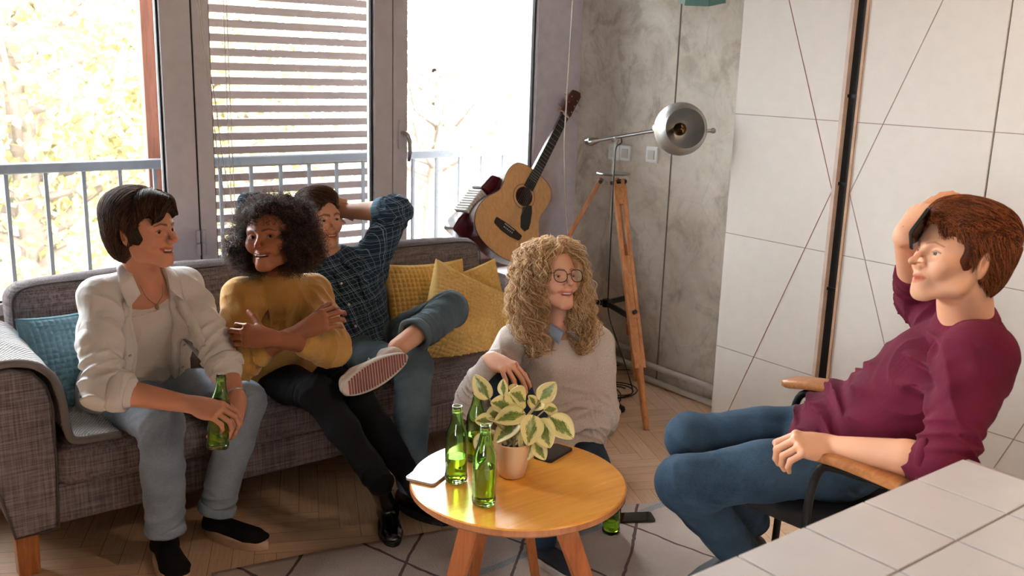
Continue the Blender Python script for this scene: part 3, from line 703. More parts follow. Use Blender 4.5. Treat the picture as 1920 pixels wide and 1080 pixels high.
# ================================================================ RUG
def rug_mat():
    t = NT('rug_pile'); v = t.coord('UV'); n = t.noise(v, 3, 4); wob = t.noise(v, 5, 3)
    sp = t.node('ShaderNodeSeparateXYZ'); t.link(v, sp.inputs[0]); X, Y = sp.outputs[0], sp.outputs[1]
    def lines(kx, ky, period, off, w_, wamp=.06):
        q = t.math('ADD', t.math('MULTIPLY', X, kx), t.math('MULTIPLY', Y, ky)); q = t.math('ADD', q, t.math('MULTIPLY', wob, wamp)); q = t.math('ADD', q, off)
        f = t.math('PINGPONG', q, period / 2); return t.math('LESS_THAN', f, w_)
    base = t.ramp(n, [(0.3, 'c0aea4'), (0.7, 'd4c5bb')])
    fine = t.noise(t.coord('UV', (1, 1, 1)), 260, 2); base = t.mix(t.math('MULTIPLY', fine, .35), base, '9d8a80')
    l1 = t.math('MAXIMUM', lines(1, .62, .44, .1, .0065), lines(1, -.62, .44, .33, .0065)); l2 = lines(.35, 1, .9, .25, .018, .03)
    base = t.mix(t.math('MULTIPLY', l2, t.math('GREATER_THAN', fine, .46)), base, '8d9aa4')
    c = t.mix(l1, base, '6f5a56'); t.col(c); t.rough(.98); t.b.inputs['Specular IOR Level'].default_value = .05
    t.bump(t.math('ADD', t.noise(v, 150, 3), t.math('MULTIPLY', l1, .6)), .8, .005); return t.m
e0 = np.array([.98, 2.885]); e1 = np.array([2.72, 2.395]); ex = nrm(e1 - e0); ey = np.array([ex[1], -ex[0]]); nu, nv = 80, 70; G = np.zeros((nu, nv, 3)); UVr = np.zeros((nu, nv, 2))
Wr, Hr = np.linalg.norm(e1 - e0), 1.9
for i in range(nu):
    for j in range(nv):
        a, b = i / (nu - 1) * Wr, j / (nv - 1) * Hr; p = e0 + ex * a + ey * (b - .05 * math.sin(PI * a / Wr)); G[i, j] = (p[0], p[1], .006 + .0006 * math.sin(a * 23) * math.sin(b * 17)); UVr[i, j] = (a, b)
rug = MB().grid(G[::-1], uv=UVr[::-1]).obj('rug', rug_mat(), smooth=True, solid=.006); tag(rug, 'pale rug with brown criss cross lines under the coffee table', 'rug')

# ================================================================ COUNTER
ct = thing('tiled_counter', 'white tiled counter corner in the near right foreground', 'counter', (1.3, .55, 0))
mb = MB(); mb.box2((.62, .16, .885), (1.957, .918, .8985)); mb.obj('grout_bed', plain('dark_grout', '8c7a76', .8), ct, bevel=.004)
M_tile = plain('white_glazed_tile', 'c3bcba', .22, var=.015, scale=9)
tl = MB(); s = .1845
for i in range(-1, 6):
    for j in range(0, 4):
        x0 = 1.0145 + (i - 0) * s; x1 = x0 + s; y1 = .918 - j * s if j else .918; y0 = .918 - (j + 1) * s
        if x1 < .63: continue
        x0, x1 = max(x0, .622), min(x1, 1.956)
        if x1 - x0 < .02: continue
        g = .0022; tl.box2((x0 + g, y0 + g, .8983), (x1 - g, y1 - g * (j > 0), .902))
tl.obj('tile', M_tile, ct, bevel=.0018, seg=2)
MB().box2((.66, .20, 0), (1.92, .88, .885)).obj('counter_base', M_white, ct, bevel=.003)

# ================================================================ TRIPOD LAMP
lp = thing('tripod_lamp', 'wooden tripod floor lamp with a brushed steel globe head by the concrete wall', 'lamp', (3.35, 3.5, 0))
M_lw = wood('tripod_wood', 'a8683a', 'd08f5a', 1, 'Z', .5)
PLT = atX(1150, 325, 3.35); zt = PLT[2]
MB().lathe([(0, zt - .006), (.085, zt - .006), (.088, zt), (.085, zt + .004), (0, zt + .004)], (PLT[0], PLT[1], 0), 40).obj('top_plate', M_steel, lp, smooth='auto')
feet = [atZ(1212, 806, 0), np.array([2.93, 4.02, 0.0]), np.array([3.66, 3.60, 0.0])]
for k, f in enumerate(feet):
    a = PLT + nrm((f - PLT) * [1, 1, 0]) * .06 + np.array([0, 0, -.03]); R = frame(a - f, np.cross([0, 0, 1], (f - PLT))); L = np.linalg.norm(a - f)
    m = MB(); sp_ = .022
    def bar(x0, x1, z0, z1, th=.011): m.box(f + R @ np.array([(x0 + x1) / 2, 0, (z0 + z1) / 2]), (x1 - x0, th * 2, z1 - z0), R)
    bar(-sp_ - .009, -sp_ + .009, L * .26, L); bar(sp_ - .009, sp_ + .009, L * .26, L); bar(-sp_, sp_, L * .90, L * .985); bar(-sp_, sp_, L * .60, L * .69, .010); bar(-.013, .013, L * .25, L * .60, .008)
    bar(-.03, .03, L * .24, L * .30, .016); bar(-.03, .03, L * .44, L * .47, .014)
    lg = m.obj('leg', M_lw, lp, bevel=.002)
    MB().cyl(f, f + R @ np.array([0, 0, L * .25]), .015, .019, 12).obj('leg_tip', M_lw, lg, smooth='auto')
    q = f + R @ np.array([0, 0, L * .46]); MB().cyl(q - R[:, 0] * .0 - R[:, 1] * .03, q + R[:, 1] * .03, .011, n=10).obj('clamp_knob', M_dsteel, lg)
    q = a + np.array([0, 0, -.012]); MB().cyl(q - R[:, 0] * .038, q + R[:, 0] * .038, .010, n=10).obj('hinge_bolt', M_dsteel, lg)
MB().cyl((PLT[0], PLT[1], .62), (PLT[0], PLT[1], zt + .17), .0075, n=14).obj('centre_pole', M_steel, lp, smooth='auto')
hubz = .50; hub = np.array([PLT[0], PLT[1], hubz + .0])
m = MB()
for f in feet:
    a = PLT + (f - PLT) * ((zt - hubz) / zt); m.box((hub + a) / 2, (np.linalg.norm((a - hub)), .012, .028), frame((0, 0, 1), a - hub))
m.cyl(hub - [0, 0, .02], hub + [0, 0, .02], .022); m.obj('spreader', M_dsteel, lp)
# arm
e_l = D(1066, 276, 4.20); e_r = D(1232, 248, 4.10); top = np.array([PLT[0], PLT[1], zt + .17])
dirA = nrm(e_r - e_l); cen_ = top + np.array([0, 0, .012]); sh_ = cen_ - (e_l + dirA * ((cen_ - e_l) @ dirA)); e_l = e_l + sh_; e_r = e_r + sh_
MB().cyl(e_l, e_r, .0085, n=16).obj('lamp_arm', M_steel, lp, smooth='auto')
m = MB(); Rr_ = frame(dirA, (0, 0, 1)); m.lathe([(0, -.03), (.012, -.03), (.015, -.015), (.021, -.01), (.021, .01), (.016, .02), (.012, .04), (0, .04)], e_l, 18, Rr_); m.obj('counterweight', M_steel, lp, smooth='auto')
m = MB(); m.box(top, (.024, .024, .03)); m.cyl(top - camR * .02, top + camR * .02, .009); m.obj('swivel', M_steel, lp, bevel=.002)
GC = D(1276, 242, 4.02); GR = .112; ax = nrm(camB * .93 + camR * .10 - camU * .10)
RG = frame(ax, camU); th0 = math.radians(49); prof = [(GR * math.sin(t_), GR * math.cos(t_)) for t_ in np.linspace(th0, PI, 26)] + [((GR - .003) * math.sin(t_), (GR - .003) * math.cos(t_)) for t_ in np.linspace(PI, th0, 26)]
MB().lathe(prof, GC, 48, RG, closed=True).obj('globe_shade', plain('satin_aluminium', 'cfcfcd', .42, .9, var=.03), lp, smooth='auto', angle=50)
m = MB(); m.cyl(e_r - camR * .03 + camU * .012, GC - camR * (GR - .006) + camU * .005, .015); m.cyl(e_r - camR * .055 + camU * .014, e_r - camR * .01 + camU * .014, .019); m.obj('shade_joint', M_steel, lp, bevel=.002)
m = MB(); m.cyl(GC + camR * .095 - camU * .01 + camB * .02, GC + camR * .128 - camU * .01 + camB * .02, .007); m.sphere(GC + camR * .133 - camU * .01 + camB * .02, .012); m.obj('shade_knob', M_steel, lp, smooth='auto')
m = MB(); b0 = GC - ax * .09; m.cyl(b0, b0 + ax * .05, .014); m.obj('bulb_socket', M_dsteel, lp)
MB().sphere(GC - ax * .012, (.028, .028, .034), RG).obj('light_bulb', glass('amber_bulb', (0.9, 0.55, 0.25, 1), 1.3), lp, smooth=True)
# cable
cab = [top + camR * .01, top + camR * .03 + camU * .02, top + camR * .035 - camU * .02, top - camU * .03, D(1150, 340, 4.45), (PLT[0] - .01, PLT[1] - .02, .62), (PLT[0] - .02, PLT[1] - .03, .45), (3.36, 3.40, .22), (3.42, 3.38, .05), (3.45, 3.42, .008), (3.33, 3.48, .008), (3.20, 3.52, .008), (3.22, 3.62, .008), (3.38, 3.64, .008), (3.46, 3.55, .008), (3.40, 3.44, .009), (3.24, 3.31, .012)]
P = np.array([list(map(float, c)) for c in cab]); t = np.linspace(0, len(P) - 1, 140); Q = np.stack([np.interp(t, range(len(P)), P[:, k]) for k in range(3)], 1)
for _ in range(12): Q[1:-1] = (Q[:-2] + 2 * Q[1:-1] + Q[2:]) / 4
MB().tube(Q, .0032, 6).obj('cable', M_black, lp, smooth=True)
a = np.linspace(0, 4.6 * PI, 90); MB().tube(np.stack([3.40 + (.10 + .004 * a) * np.cos(a), 3.52 + (.085 + .003 * a) * np.sin(a), .006 + .002 * a / PI], 1), .0032, 6).obj('cable_coil', M_black, lp, smooth=True)
MB().lathe([(0, 0), (.036, 0), (.04, .008), (.036, .02), (.02, .028), (.016, .036), (0, .037)], (3.235, 3.30, .001), 28).obj('foot_switch', M_black, lp, smooth='auto')

# ================================================================ BENCH, GUITAR, ACCORDION
MB_ = MB(); MB_.box2((2.93, 3.93, .555), (3.40, 4.31, .585)); bn = MB_.obj('plant_stand', plain('bench_white', 'cfc8c2', .5), bevel=.003); tag(bn, 'low pale bench behind the right sofa arm holding the guitar', 'bench')
for sx in (2.96, 3.37):
    for sy in (3.96, 4.28): MB().box((sx, sy, .2775), (.03, .03, .555)).obj('leg', M_frame, bn)
bn.name = 'bench'
HT = D(1083, 172, 4.86); HT = atY(1083, 170, 4.24); BT = atY(914, 503, 4.02)
zA = nrm(HT - BT); GL = 1.13; GS = GL / 1.04; BT = HT - zA * GL
yN = nrm(np.array([-.10, -1, .25]) - zA * np.dot([-.10, -1, .25], zA)); xA = np.cross(yN, zA); RGt = np.stack([xA, yN, zA], 1)
def GP(x, y, z): return BT + RGt @ (np.array([x, y, z], float) * GS)
gt = thing('acoustic_guitar', 'acoustic guitar with natural spruce top and black pickguard leaning in the corner', 'guitar', BT)
hl = [(0, .0), (.05, .002), (.12, .018), (.17, .055), (.196, .11), (.198, .16), (.182, .215), (.150, .265), (.135, .295), (.134, .325), (.142, .365), (.147, .405), (.140, .445), (.115, .480), (.07, .497), (.03, .500), (0, .500)]
hp = np.array(hl); t = np.linspace(0, len(hp) - 1, 70); hp = np.stack([np.interp(t, range(len(hp)), hp[:, k]) for k in range(2)], 1)
for _ in range(3): hp[1:-1] = (hp[:-2] + 2 * hp[1:-1] + hp[2:]) / 4
outl = np.concatenate([hp, (hp * [-1, 1])[::-1][1:-1]])
def gprism(outline, y0, y1, mat, name, parent=gt, **kw):
    o = np.asarray(outline, float); k = len(o); V = np.concatenate([np.c_[o[:, 0], np.full(k, y0), o[:, 1]], np.c_[o[:, 0], np.full(k, y1), o[:, 1]]]) * GS @ RGt.T + BT
    a0, a1 = tuple(range(k)), tuple(range(k, 2 * k)); return MB().add(V, [a0, a1[::-1]] + [((i + 1) % k, i, k + i, k + (i + 1) % k) for i in range(k)]).obj(name, mat, parent, **kw)
M_spruce = wood('spruce_top', 'cc9458', 'e0ad70', 2, 'Z', .3, coat=.4); M_mah = wood('dark_red_wood', '3b130d', '5a2015', 1, 'Z', .3, coat=.5); M_ebony = plain('ebony', '100c0c', .45)
gprism(outl, 0, .095 * -1, M_mah, 'body')
gprism(outl * [.985, .992] + [0, .002], .0015, -.002, M_spruce, 'top_board')
gprism(outl * 1.003 + [0, -.0005], .0008, -.005, plain('binding', '1a1512', .4), 'binding')
circ = lambda r, cx=0, cz=0, n=40: [(cx + r * math.cos(a), cz + r * math.sin(a)) for a in np.linspace(0, 2 * PI, n, endpoint=False)]
gprism(circ(.066, 0, .345), .0022, .0005, plain('rosette_ring', '7a5a3a', .4), 'rosette'); gprism(circ(.062, 0, .345), .0024, .0005, M_spruce, 'rosette')
gprism(circ(.050, 0, .345), .0028, .0005, plain('sound_hole_dark', '2a0f08', .8), 'sound_hole')
gprism([(-.045, .322), (-.062, .33), (-.08, .30), (-.098, .25), (-.105, .215), (-.09, .19), (-.06, .195), (-.035, .24), (-.02, .295), (-.03, .302)], .0035, .0015, plain('pickguard', '0b090b', .2), 'pickguard', smooth=False)
br = gprism([(-.085, .135), (-.08, .128), (-.03, .118), (.03, .118), (.08, .128), (.085, .135), (.085, .16), (.03, .165), (-.03, .165), (-.085, .16)], .011, .001, M_ebony, 'bridge', bevel=.002)
m = MB(); m.box(GP(0, .013, .155), (.07, .003, .003), RGt); m.obj('saddle', M_white, br)
m = MB()
for k in range(6): m.sphere(GP(-.026 + .0105 * k, .013, .138), .0033, nu=10, nv=6)
m.obj('bridge_pin', M_white, br, smooth=True)
gprism([(-.028, .395), (.028, .395), (.022, .865), (-.022, .865)], .010, .001, M_ebony, 'fretboard')
gprism([(-.026, .49), (.026, .49), (.021, .865), (-.021, .865)], .002, -.022, M_mah, 'neck', bevel=.006, seg=3)
m = MB(); 
for k in range(1, 20): m.box(GP(0, .0105, .865 - .63 * (1 - 2 ** (-k / 12))), (.046 + .0005 * k, .0018, .0016), RGt)
m.obj('fret', M_steel, gt)
hd = gprism([(-.021, .862), (.021, .862), (.030, .885), (.034, .99), (.028, 1.025), (.005, 1.035), (-.02, 1.04), (-.034, 1.02), (-.032, .885)], .002, -.016, M_mah, 'headstock', bevel=.002)
MB().box(GP(0, .010, .866), (.044, .008, .005), RGt).obj('nut', M_white, gt)
for sx in (-1, 1):
    for k in range(3):
        m = MB(); p = GP(sx * .02, .006, .905 + .038 * k); m.cyl(GP(sx * .02, .003, .905 + .038 * k), GP(sx * .02, .012, .905 + .038 * k), .0045, n=10); m.cyl(GP(sx * .028, -.007, .905 + .038 * k), GP(sx * .045, -.007, .905 + .038 * k), .003, n=8); m.sphere(GP(sx * .052, -.007, .905 + .038 * k), (.009, .004, .007), RGt, 10, 6)
        m.obj('tuning_peg', plain('chrome', 'd0d0d0', .15, 1.0), hd, smooth='auto')
m = MB()
for k in range(6): m.tube([GP(-.026 + .0105 * k, .013, .138), GP(-.026 + .0105 * k, .0155, .155), GP(-.018 + .0072 * k, .0145, .866), GP(-.018 + .0072 * k, .009, .90)], .0006, 4)
m.obj('string', M_steel, gt)
# strap tied round the headstock
MB().tube([GP(-.03, .004, .872), GP(0, .013, .874), GP(.03, .004, .878), GP(.05, -.01, .87)], .004, 8).obj('strap_tie', plain('strap_pale', 'c8a58a', .8), gt, smooth=True)

ac = thing('accordion', 'dark red accordion with white bellows behind the guitar body', 'accordion', atY(890, 400, 4.2))
A0 = atY(892, 436, 4.20); A1 = atY(952, 352, 4.22); zc_ = nrm(A1 - A0); yy_ = nrm(np.array([0, -1, .1]) - zc_ * np.dot([0, -1, .1], zc_)); xx_ = np.cross(yy_, zc_); RA = np.stack([xx_, yy_, zc_], 1)
def ap(x, y, z): return A0 + RA @ np.array([x, y, z], float)
def apr(o, y0, y1, mat, name, parent=ac, **kw):
    o = np.asarray(o, float); k = len(o); V = np.concatenate([np.c_[o[:, 0], np.full(k, y0), o[:, 1]], np.c_[o[:, 0], np.full(k, y1), o[:, 1]]]) @ RA.T + A0
    return MB().add(V, [tuple(range(k)), tuple(range(k, 2 * k))[::-1]] + [((i + 1) % k, i, k + i, k + (i + 1) % k) for i in range(k)]).obj(name, mat, parent, **kw)
M_acc = plain('accordion_celluloid', '4e1520', .22, coat=.4)
apr([(-.02, -.09), (.14, -.09), (.15, -.02), (.14, .035), (-.03, .035), (-.055, .0), (-.05, -.05)], .03, -.08, M_acc, 'bass_side', bevel=.012, seg=3)
m = MB()
for k in range(6): m.tube([ap(-.01 + .0 * k, .032, -.055 + .016 * k), ap(.045, .032, -.045 + .012 * k)], .004, 8)
m.obj('grille_bar', plain('pearl', 'e6dfd6', .3), ac, smooth=True)
m = MB()
for k in range(9):
    z0 = .04 + .017 * k; m.box(ap(.05, -.025, z0), (.20, .12, .010), RA); m.box(ap(.05, -.025, z0 + .0085), (.185, .105, .009), RA)
m.obj('bellows', plain('bellows_white', 'f2efe9', .5), ac, bevel=.002)
apr([(-.03, .195), (.15, .195), (.14, .30), (.07, .33), (.0, .315), (-.035, .25)], .03, -.08, M_acc, 'treble_side', bevel=.012, seg=3)

# ================================================================ ARMCHAIR (right)
ch = thing('armchair', 'dark steel framed armchair with bent wooden armrests under the man in maroon', 'chair', (2.25, 1.5, 0))
M_arm = wood('armrest_teak', '8c5228', 'b5743f', 1, 'X', .4, coat=.2)
ARM_F0, ARM_F1 = D(1468, 716, 2.92), D(1640, 742, 2.70)
ARM_N0, ARM_N1 = D(1500, 842, 2.46), D(1700, 905, 2.25)
# ================================================================ SCULPTING ENGINE (signed distance shapes -> one mesh)
class Sculpt:
    def __init__(s): s.p = []
    def _a(s, fn, c, rad, k, op, extra=None): s.p.append((fn, np.asarray(c, float), float(rad), float(k), op)); return s
    def cone(s, a, b, ra, rb, k=.02, op='u', flat=None):
        """round cone; flat=(normal, factor) thins it along a direction"""
        a, b = np.asarray(a, float), np.asarray(b, float); ab = b - a; L2 = ab @ ab + 1e-12
        if flat is not None: n_, f_ = nrm(flat[0]), flat[1]
        def fn(P):
            q = P - a; t = np.clip((q @ ab) / L2, 0, 1); w_ = q - t[..., None] * ab; r = ra + t * (rb - ra)
            if flat is None: return np.sqrt((w_ * w_).sum(-1)) - r
            h = w_ @ n_; w2 = w_ + (h * (1 / f_ - 1))[..., None] * n_
            return (np.sqrt((w2 * w2).sum(-1)) - r) * (f_ ** .5)
        return s._a(fn, (a + b) / 2, np.linalg.norm(ab) / 2 + max(ra, rb), k, op)
    def ell(s, c, r, R=None, k=.02, op='u'):
        c = np.asarray(c, float); r = np.broadcast_to(np.asarray(r, float), (3,)).copy(); R_ = None if R is None else np.asarray(R, float)
        def fn(P):
            q = P - c
            if R_ is not None: q = q @ R_
            k0 = np.sqrt(((q / r) ** 2).sum(-1)); k1 = np.sqrt(((q / (r * r)) ** 2).sum(-1)) + 1e-9
            return np.where(k0 < 1e-3, -r.min(), k0 * (k0 - 1) / k1)
        return s._a(fn, c, r.max(), k, op)
    def loft(s, st, side, k=.02, op='u', e=2.0):
        """st: list (centre, half_width, half_depth); side vector(s): width direction"""
        Cn = [np.asarray(x[0], float) for x in st]; W_ = [x[1] for x in st]; Dp = [x[2] for x in st]
        Sd = [np.asarray(x, float) for x in side] if np.ndim(side) > 1 else [np.asarray(side, float)] * len(st)
        def fn(P):
            best = None
            for i in range(len(Cn) - 1):
                a, b = Cn[i], Cn[i + 1]; ab = b - a; L2 = ab @ ab; t = np.clip(((P - a) @ ab) / L2, 0, 1); ts = t * t * (3 - 2 * t) * .5 + t * .5
                q = P - a - t[..., None] * ab; ax = nrm(ab); sd = Sd[i] * (1 - t)[..., None] + Sd[i + 1] * t[..., None]
                sd = sd - (sd @ ax)[..., None] * ax; sd /= np.linalg.norm(sd, axis=-1)[..., None] + 1e-9; fd = np.cross(ax, sd)
                w_ = W_[i] + ts * (W_[i + 1] - W_[i]); d_ = Dp[i] + ts * (Dp[i + 1] - Dp[i]); h = q @ ax
                u = abs((q * sd).sum(-1)); v = abs((q * fd).sum(-1)); m = np.minimum(w_, d_)
                k0 = ((u / w_) ** e + (v / d_) ** e + (abs(h) / m) ** e) ** (1 / e)
                q2 = np.sqrt((u / w_ ** 2) ** 2 + (v / d_ ** 2) ** 2 + (h / m ** 2) ** 2) + 1e-9
                d = np.where(k0 < .02, -m, k0 * (k0 - 1) / q2)
                best = d if best is None else np.minimum(best, d)
            return best
        A = np.array(Cn); c = (A.min(0) + A.max(0)) / 2
        return s._a(fn, c, np.linalg.norm(A - c, axis=1).max() + max(max(W_), max(Dp)), k, op)
    def plane(s, p, n, k=.004):
        """cut away everything on the side n points to"""
        p, n = np.asarray(p, float), nrm(n)
        s.p.append((lambda P: -((P - p) @ n), np.zeros(3), 1e3, k, 's')); return s
    def disp(s, f, c, rad): s.p.append((f, np.asarray(c, float), float(rad), 0, 'd')); return s
    def eval(s, P, mask_r=0.0):
        """P (N,M,3) blocks"""
        cen = P.mean(1); br = np.sqrt(((P[:, 0] - cen[:, :]) ** 2).sum(-1)).max() if P.shape[1] > 1 else 0
        d = np.full(P.shape[:2], .35)
        for fn, c, rad, k, op in s.p:
            near = np.sqrt(((cen - c) ** 2).sum(-1)) < rad + br + .05 + k
            if not near.any(): continue
            v = fn(P[near]); x = d[near]
            if op == 'u':
                if k > 0: h = np.clip(k - abs(x - v), 0, None) / k; x = np.minimum(x, v) - h * h * k * .25
                else: x = np.minimum(x, v)
            elif op == 's':
                v = -v
                if k > 0: h = np.clip(k - abs(x - v), 0, None) / k; x = np.maximum(x, v) + h * h * k * .25
                else: x = np.maximum(x, v)
            else: x = x + v
            d[near] = x
        return d
    def mesh(s, h, lo, hi, cut=None, B=6):
        lo = np.asarray(lo, float); hi = np.asarray(hi, float); nb = np.ceil((hi - lo) / (h * B)).astype(int) + 1
        n = nb * B
        ix = np.stack(np.meshgrid(*[np.arange(k) for k in nb], indexing='ij'), -1).reshape(-1, 3)
        cen = lo + (ix + .5) * B * h; d = s.eval(cen[:, None, :])[:, 0]
        keep = abs(d) < B * h * 1.35 + .012
        # neighbours need a sign: fill
        F = np.where(d > 0, 1.0, -1.0).astype(np.float32)
        G = np.repeat(np.repeat(np.repeat(F.reshape(nb), B, 0), B, 1), B, 2)
        off = np.stack(np.meshgrid(*[np.arange(B)] * 3, indexing='ij'), -1).reshape(-1, 3)
        kx = ix[keep]
        for i in range(0, len(kx), 3000):
            kk = kx[i:i + 3000]; P = lo + (kk[:, None, :] * B + off[None]) * h; v = s.eval(P).astype(np.float32); J = kk[:, None, :] * B + off[None]
            G[J[..., 0], J[..., 1], J[..., 2]] = v
        S = G < 0
        cells = np.zeros(tuple(n - 1), np.int8)
        for a in (0, 1):
            for b in (0, 1):
                for c in (0, 1): cells += S[a:n[0] - 1 + a, b:n[1] - 1 + b, c:n[2] - 1 + c]
        act = np.argwhere((cells > 0) & (cells < 8)); idx = np.full(cells.shape, -1, np.int64); idx[act[:, 0], act[:, 1], act[:, 2]] = np.arange(len(act))
        cor = np.array([[a, b, c] for a in (0, 1) for b in (0, 1) for c in (0, 1)]); acc = np.zeros((len(act), 3)); cnt = np.zeros(len(act))
        vals = np.stack([G[act[:, 0] + a, act[:, 1] + b, act[:, 2] + c] for a, b, c in cor], 1)
        for i in range(8):
            for j in range(i + 1, 8):
                if abs(cor[i] - cor[j]).sum() == 1:
                    vi, vj = vals[:, i], vals[:, j]; m = (vi < 0) != (vj < 0); t = np.where(m, vi / (vi - vj + 1e-12), 0)
                    acc += np.where(m[:, None], cor[i] + t[:, None] * (cor[j] - cor[i]), 0); cnt += m
        V = lo + (act + acc / cnt[:, None]) * h
        Q = []
        for ax in range(3):
            u, v = (ax + 1) % 3, (ax + 2) % 3; sl0 = [slice(None)] * 3; sl1 = [slice(None)] * 3; sl0[ax] = slice(0, n[ax] - 1); sl1[ax] = slice(1, n[ax])
            a = S[tuple(sl0)]; b = S[tuple(sl1)]; e = np.argwhere(a != b); e = e[(e[:, u] > 0) & (e[:, v] > 0) & (e[:, u] < n[u] - 1) & (e[:, v] < n[v] - 1) & (e[:, ax] < n[ax] - 1)]
            ins = a[e[:, 0], e[:, 1], e[:, 2]]; du = np.zeros(3, int); du[u] = 1; dv = np.zeros(3, int); dv[v] = 1
            c4 = [idx[tuple((e - x).T)] for x in (0 * du, du, du + dv, dv)]; q = np.stack(c4, 1); q[~ins] = q[~ins][:, ::-1]; Q.append(q)
        Q = np.concatenate(Q); Q = Q[(Q >= 0).all(1)]
        if cut is not None:
            ok = ~cut(V[Q].mean(1)); Q = Q[ok]; used = np.unique(Q); mp = np.full(len(V), -1); mp[used] = np.arange(len(used)); V = V[used]; Q = mp[Q]
        return V, Q
def to_mesh(name, parts, mats, parent=None, colfn=None, smooth_it=0):
    V = np.concatenate([p[0] for p in parts]); o = 0; Q = []
    for v, q in parts: Q.append(q + o); o += len(v)
    Q = np.concatenate(Q)
    if smooth_it:
        for _ in range(smooth_it):
            A = np.zeros_like(V); c = np.zeros(len(V))
            for i in range(4):
                a, b = Q[:, i], Q[:, (i + 1) % 4]; np.add.at(A, a, V[b]); np.add.at(A, b, V[a]); np.add.at(c, a, 1); np.add.at(c, b, 1)
            V = V * .5 + A / np.maximum(c, 1)[:, None] * .5
    me = bpy.data.meshes.new(name); me.vertices.add(len(V)); me.vertices.foreach_set('co', V.ravel().astype(np.float32))
    me.loops.add(Q.size); me.loops.foreach_set('vertex_index', Q.ravel().astype(np.int32)); me.polygons.add(len(Q))
    me.polygons.foreach_set('loop_start', (np.arange(len(Q)) * 4).astype(np.int32)); me.polygons.foreach_set('loop_total', np.full(len(Q), 4, np.int32))
    me.update(); me.validate()
    if not isinstance(mats, (list, tuple)): mats = [mats]
    for m in mats: me.materials.append(m)
    if colfn is not None:
        c = colfn(V); a = me.color_attributes.new('tone', 'FLOAT_COLOR', 'POINT'); a.data.foreach_set('color', np.c_[c, np.ones(len(V))].ravel().astype(np.float32))
    me.shade_smooth()
    return finish(me, name, parent, True)
# wrinkle fields -------------------------------------------------
def folds(c, rad, direction, wl, amp, seed=0, sharp=1.6):
    """cloth folds: irregular ridges running across `direction`, fading out from c"""
    c = np.asarray(c, float); d = nrm(direction); g = np.random.default_rng(seed); e = nrm(np.cross(d, g.normal(size=3))); dirs = [nrm(d + e * .45), nrm(d - e * .40)]
    W = [(g.normal(size=3) * 11, g.normal(size=3) * 23, g.normal(size=3) * 16, g.random(4) * 6) for _ in range(2)]
    def f(P):
        q = P - c; r2 = (q * q).sum(-1) / (rad * rad); fall = np.clip(1 - r2, 0, 1) ** 1.3; v = 0
        for dd, (w1, w2, w3, ph) in zip(dirs, W):
            u = (q @ dd) / wl * PI * .75 + 1.2 * np.sin(q @ w1 + ph[0]) + .5 * np.sin(q @ w2 + ph[1])
            rid = 1 - abs(np.sin(u)) ** .75; m = np.clip(.45 + .75 * np.sin(q @ w3 + ph[2] + u * .35), 0, 1); v = np.maximum(v, rid * m)
        return -amp * 1.45 * fall * (v * 1.7 - .45)
    return f, c, rad
def crumple(c, rad, amp, scale, seed=0):
    c = np.asarray(c, float); g = np.random.default_rng(seed); K = [(g.normal(size=3) * scale * m, g.random() * 6, 1 / m) for m in (1, 1, 1.9, 1.9, 3.1)]
    def f(P):
        q = P - c; fall = np.clip(1.6 - 1.6 * (q * q).sum(-1) / (rad * rad), 0, 1); v = 0
        for k_, p_, a_ in K: v = v + a_ * np.sin(q @ k_ + p_ + 1.3 * np.sin((q @ k_[[1, 2, 0]]) * .6))
        return amp * fall * v * .5
    return f, c, rad
def hit(T, P, d):
    """march points P along -d onto the sculpt's surface"""
    P = np.array(P, float); sh = P.shape; P = P.reshape(-1, 3); d = nrm(d); live = np.ones(len(P), bool)
    for _ in range(60):
        v = T.eval(P[:, None, :])[:, 0]; live &= v > .0006; P = P - d * (np.clip(v, 0, .05) * .7 * live)[:, None]
    return P.reshape(sh)
def patch(T, c, ux, uz, w_, h, d, mat, name, parent, lift=.003, n=10, m=10):
    U, V = np.meshgrid(np.linspace(-.5, .5, n), np.linspace(-.5, .5, m), indexing='ij'); P = np.asarray(c) + U[..., None] * nrm(ux) * w_ + V[..., None] * nrm(uz) * h + nrm(d) * .12
    return MB().grid(hit(T, P, d) + nrm(d) * lift).obj(name, mat, parent, smooth=True, solid=.003)
def reach(parent, px, py, L, near=True):
    """point on the sight line through the pixel at distance L from parent"""
    r = D(px, py, 1) - CAM; b = r @ (CAM - parent); a = r @ r; c = (CAM - parent) @ (CAM - parent) - L * L; q = b * b - a * c
    if q < 0: t = -b / a; p = CAM + r * t; return parent + nrm(p - parent) * L
    t = (-b - math.sqrt(q)) / a if near else (-b + math.sqrt(q)) / a
    return CAM + r * t
def depth(p): return float((np.asarray(p) - CAM) @ -camB)
def cv(x, y, z): return camR * x + camU * y + camB * z      # camera-like axes: right, up, towards the camera

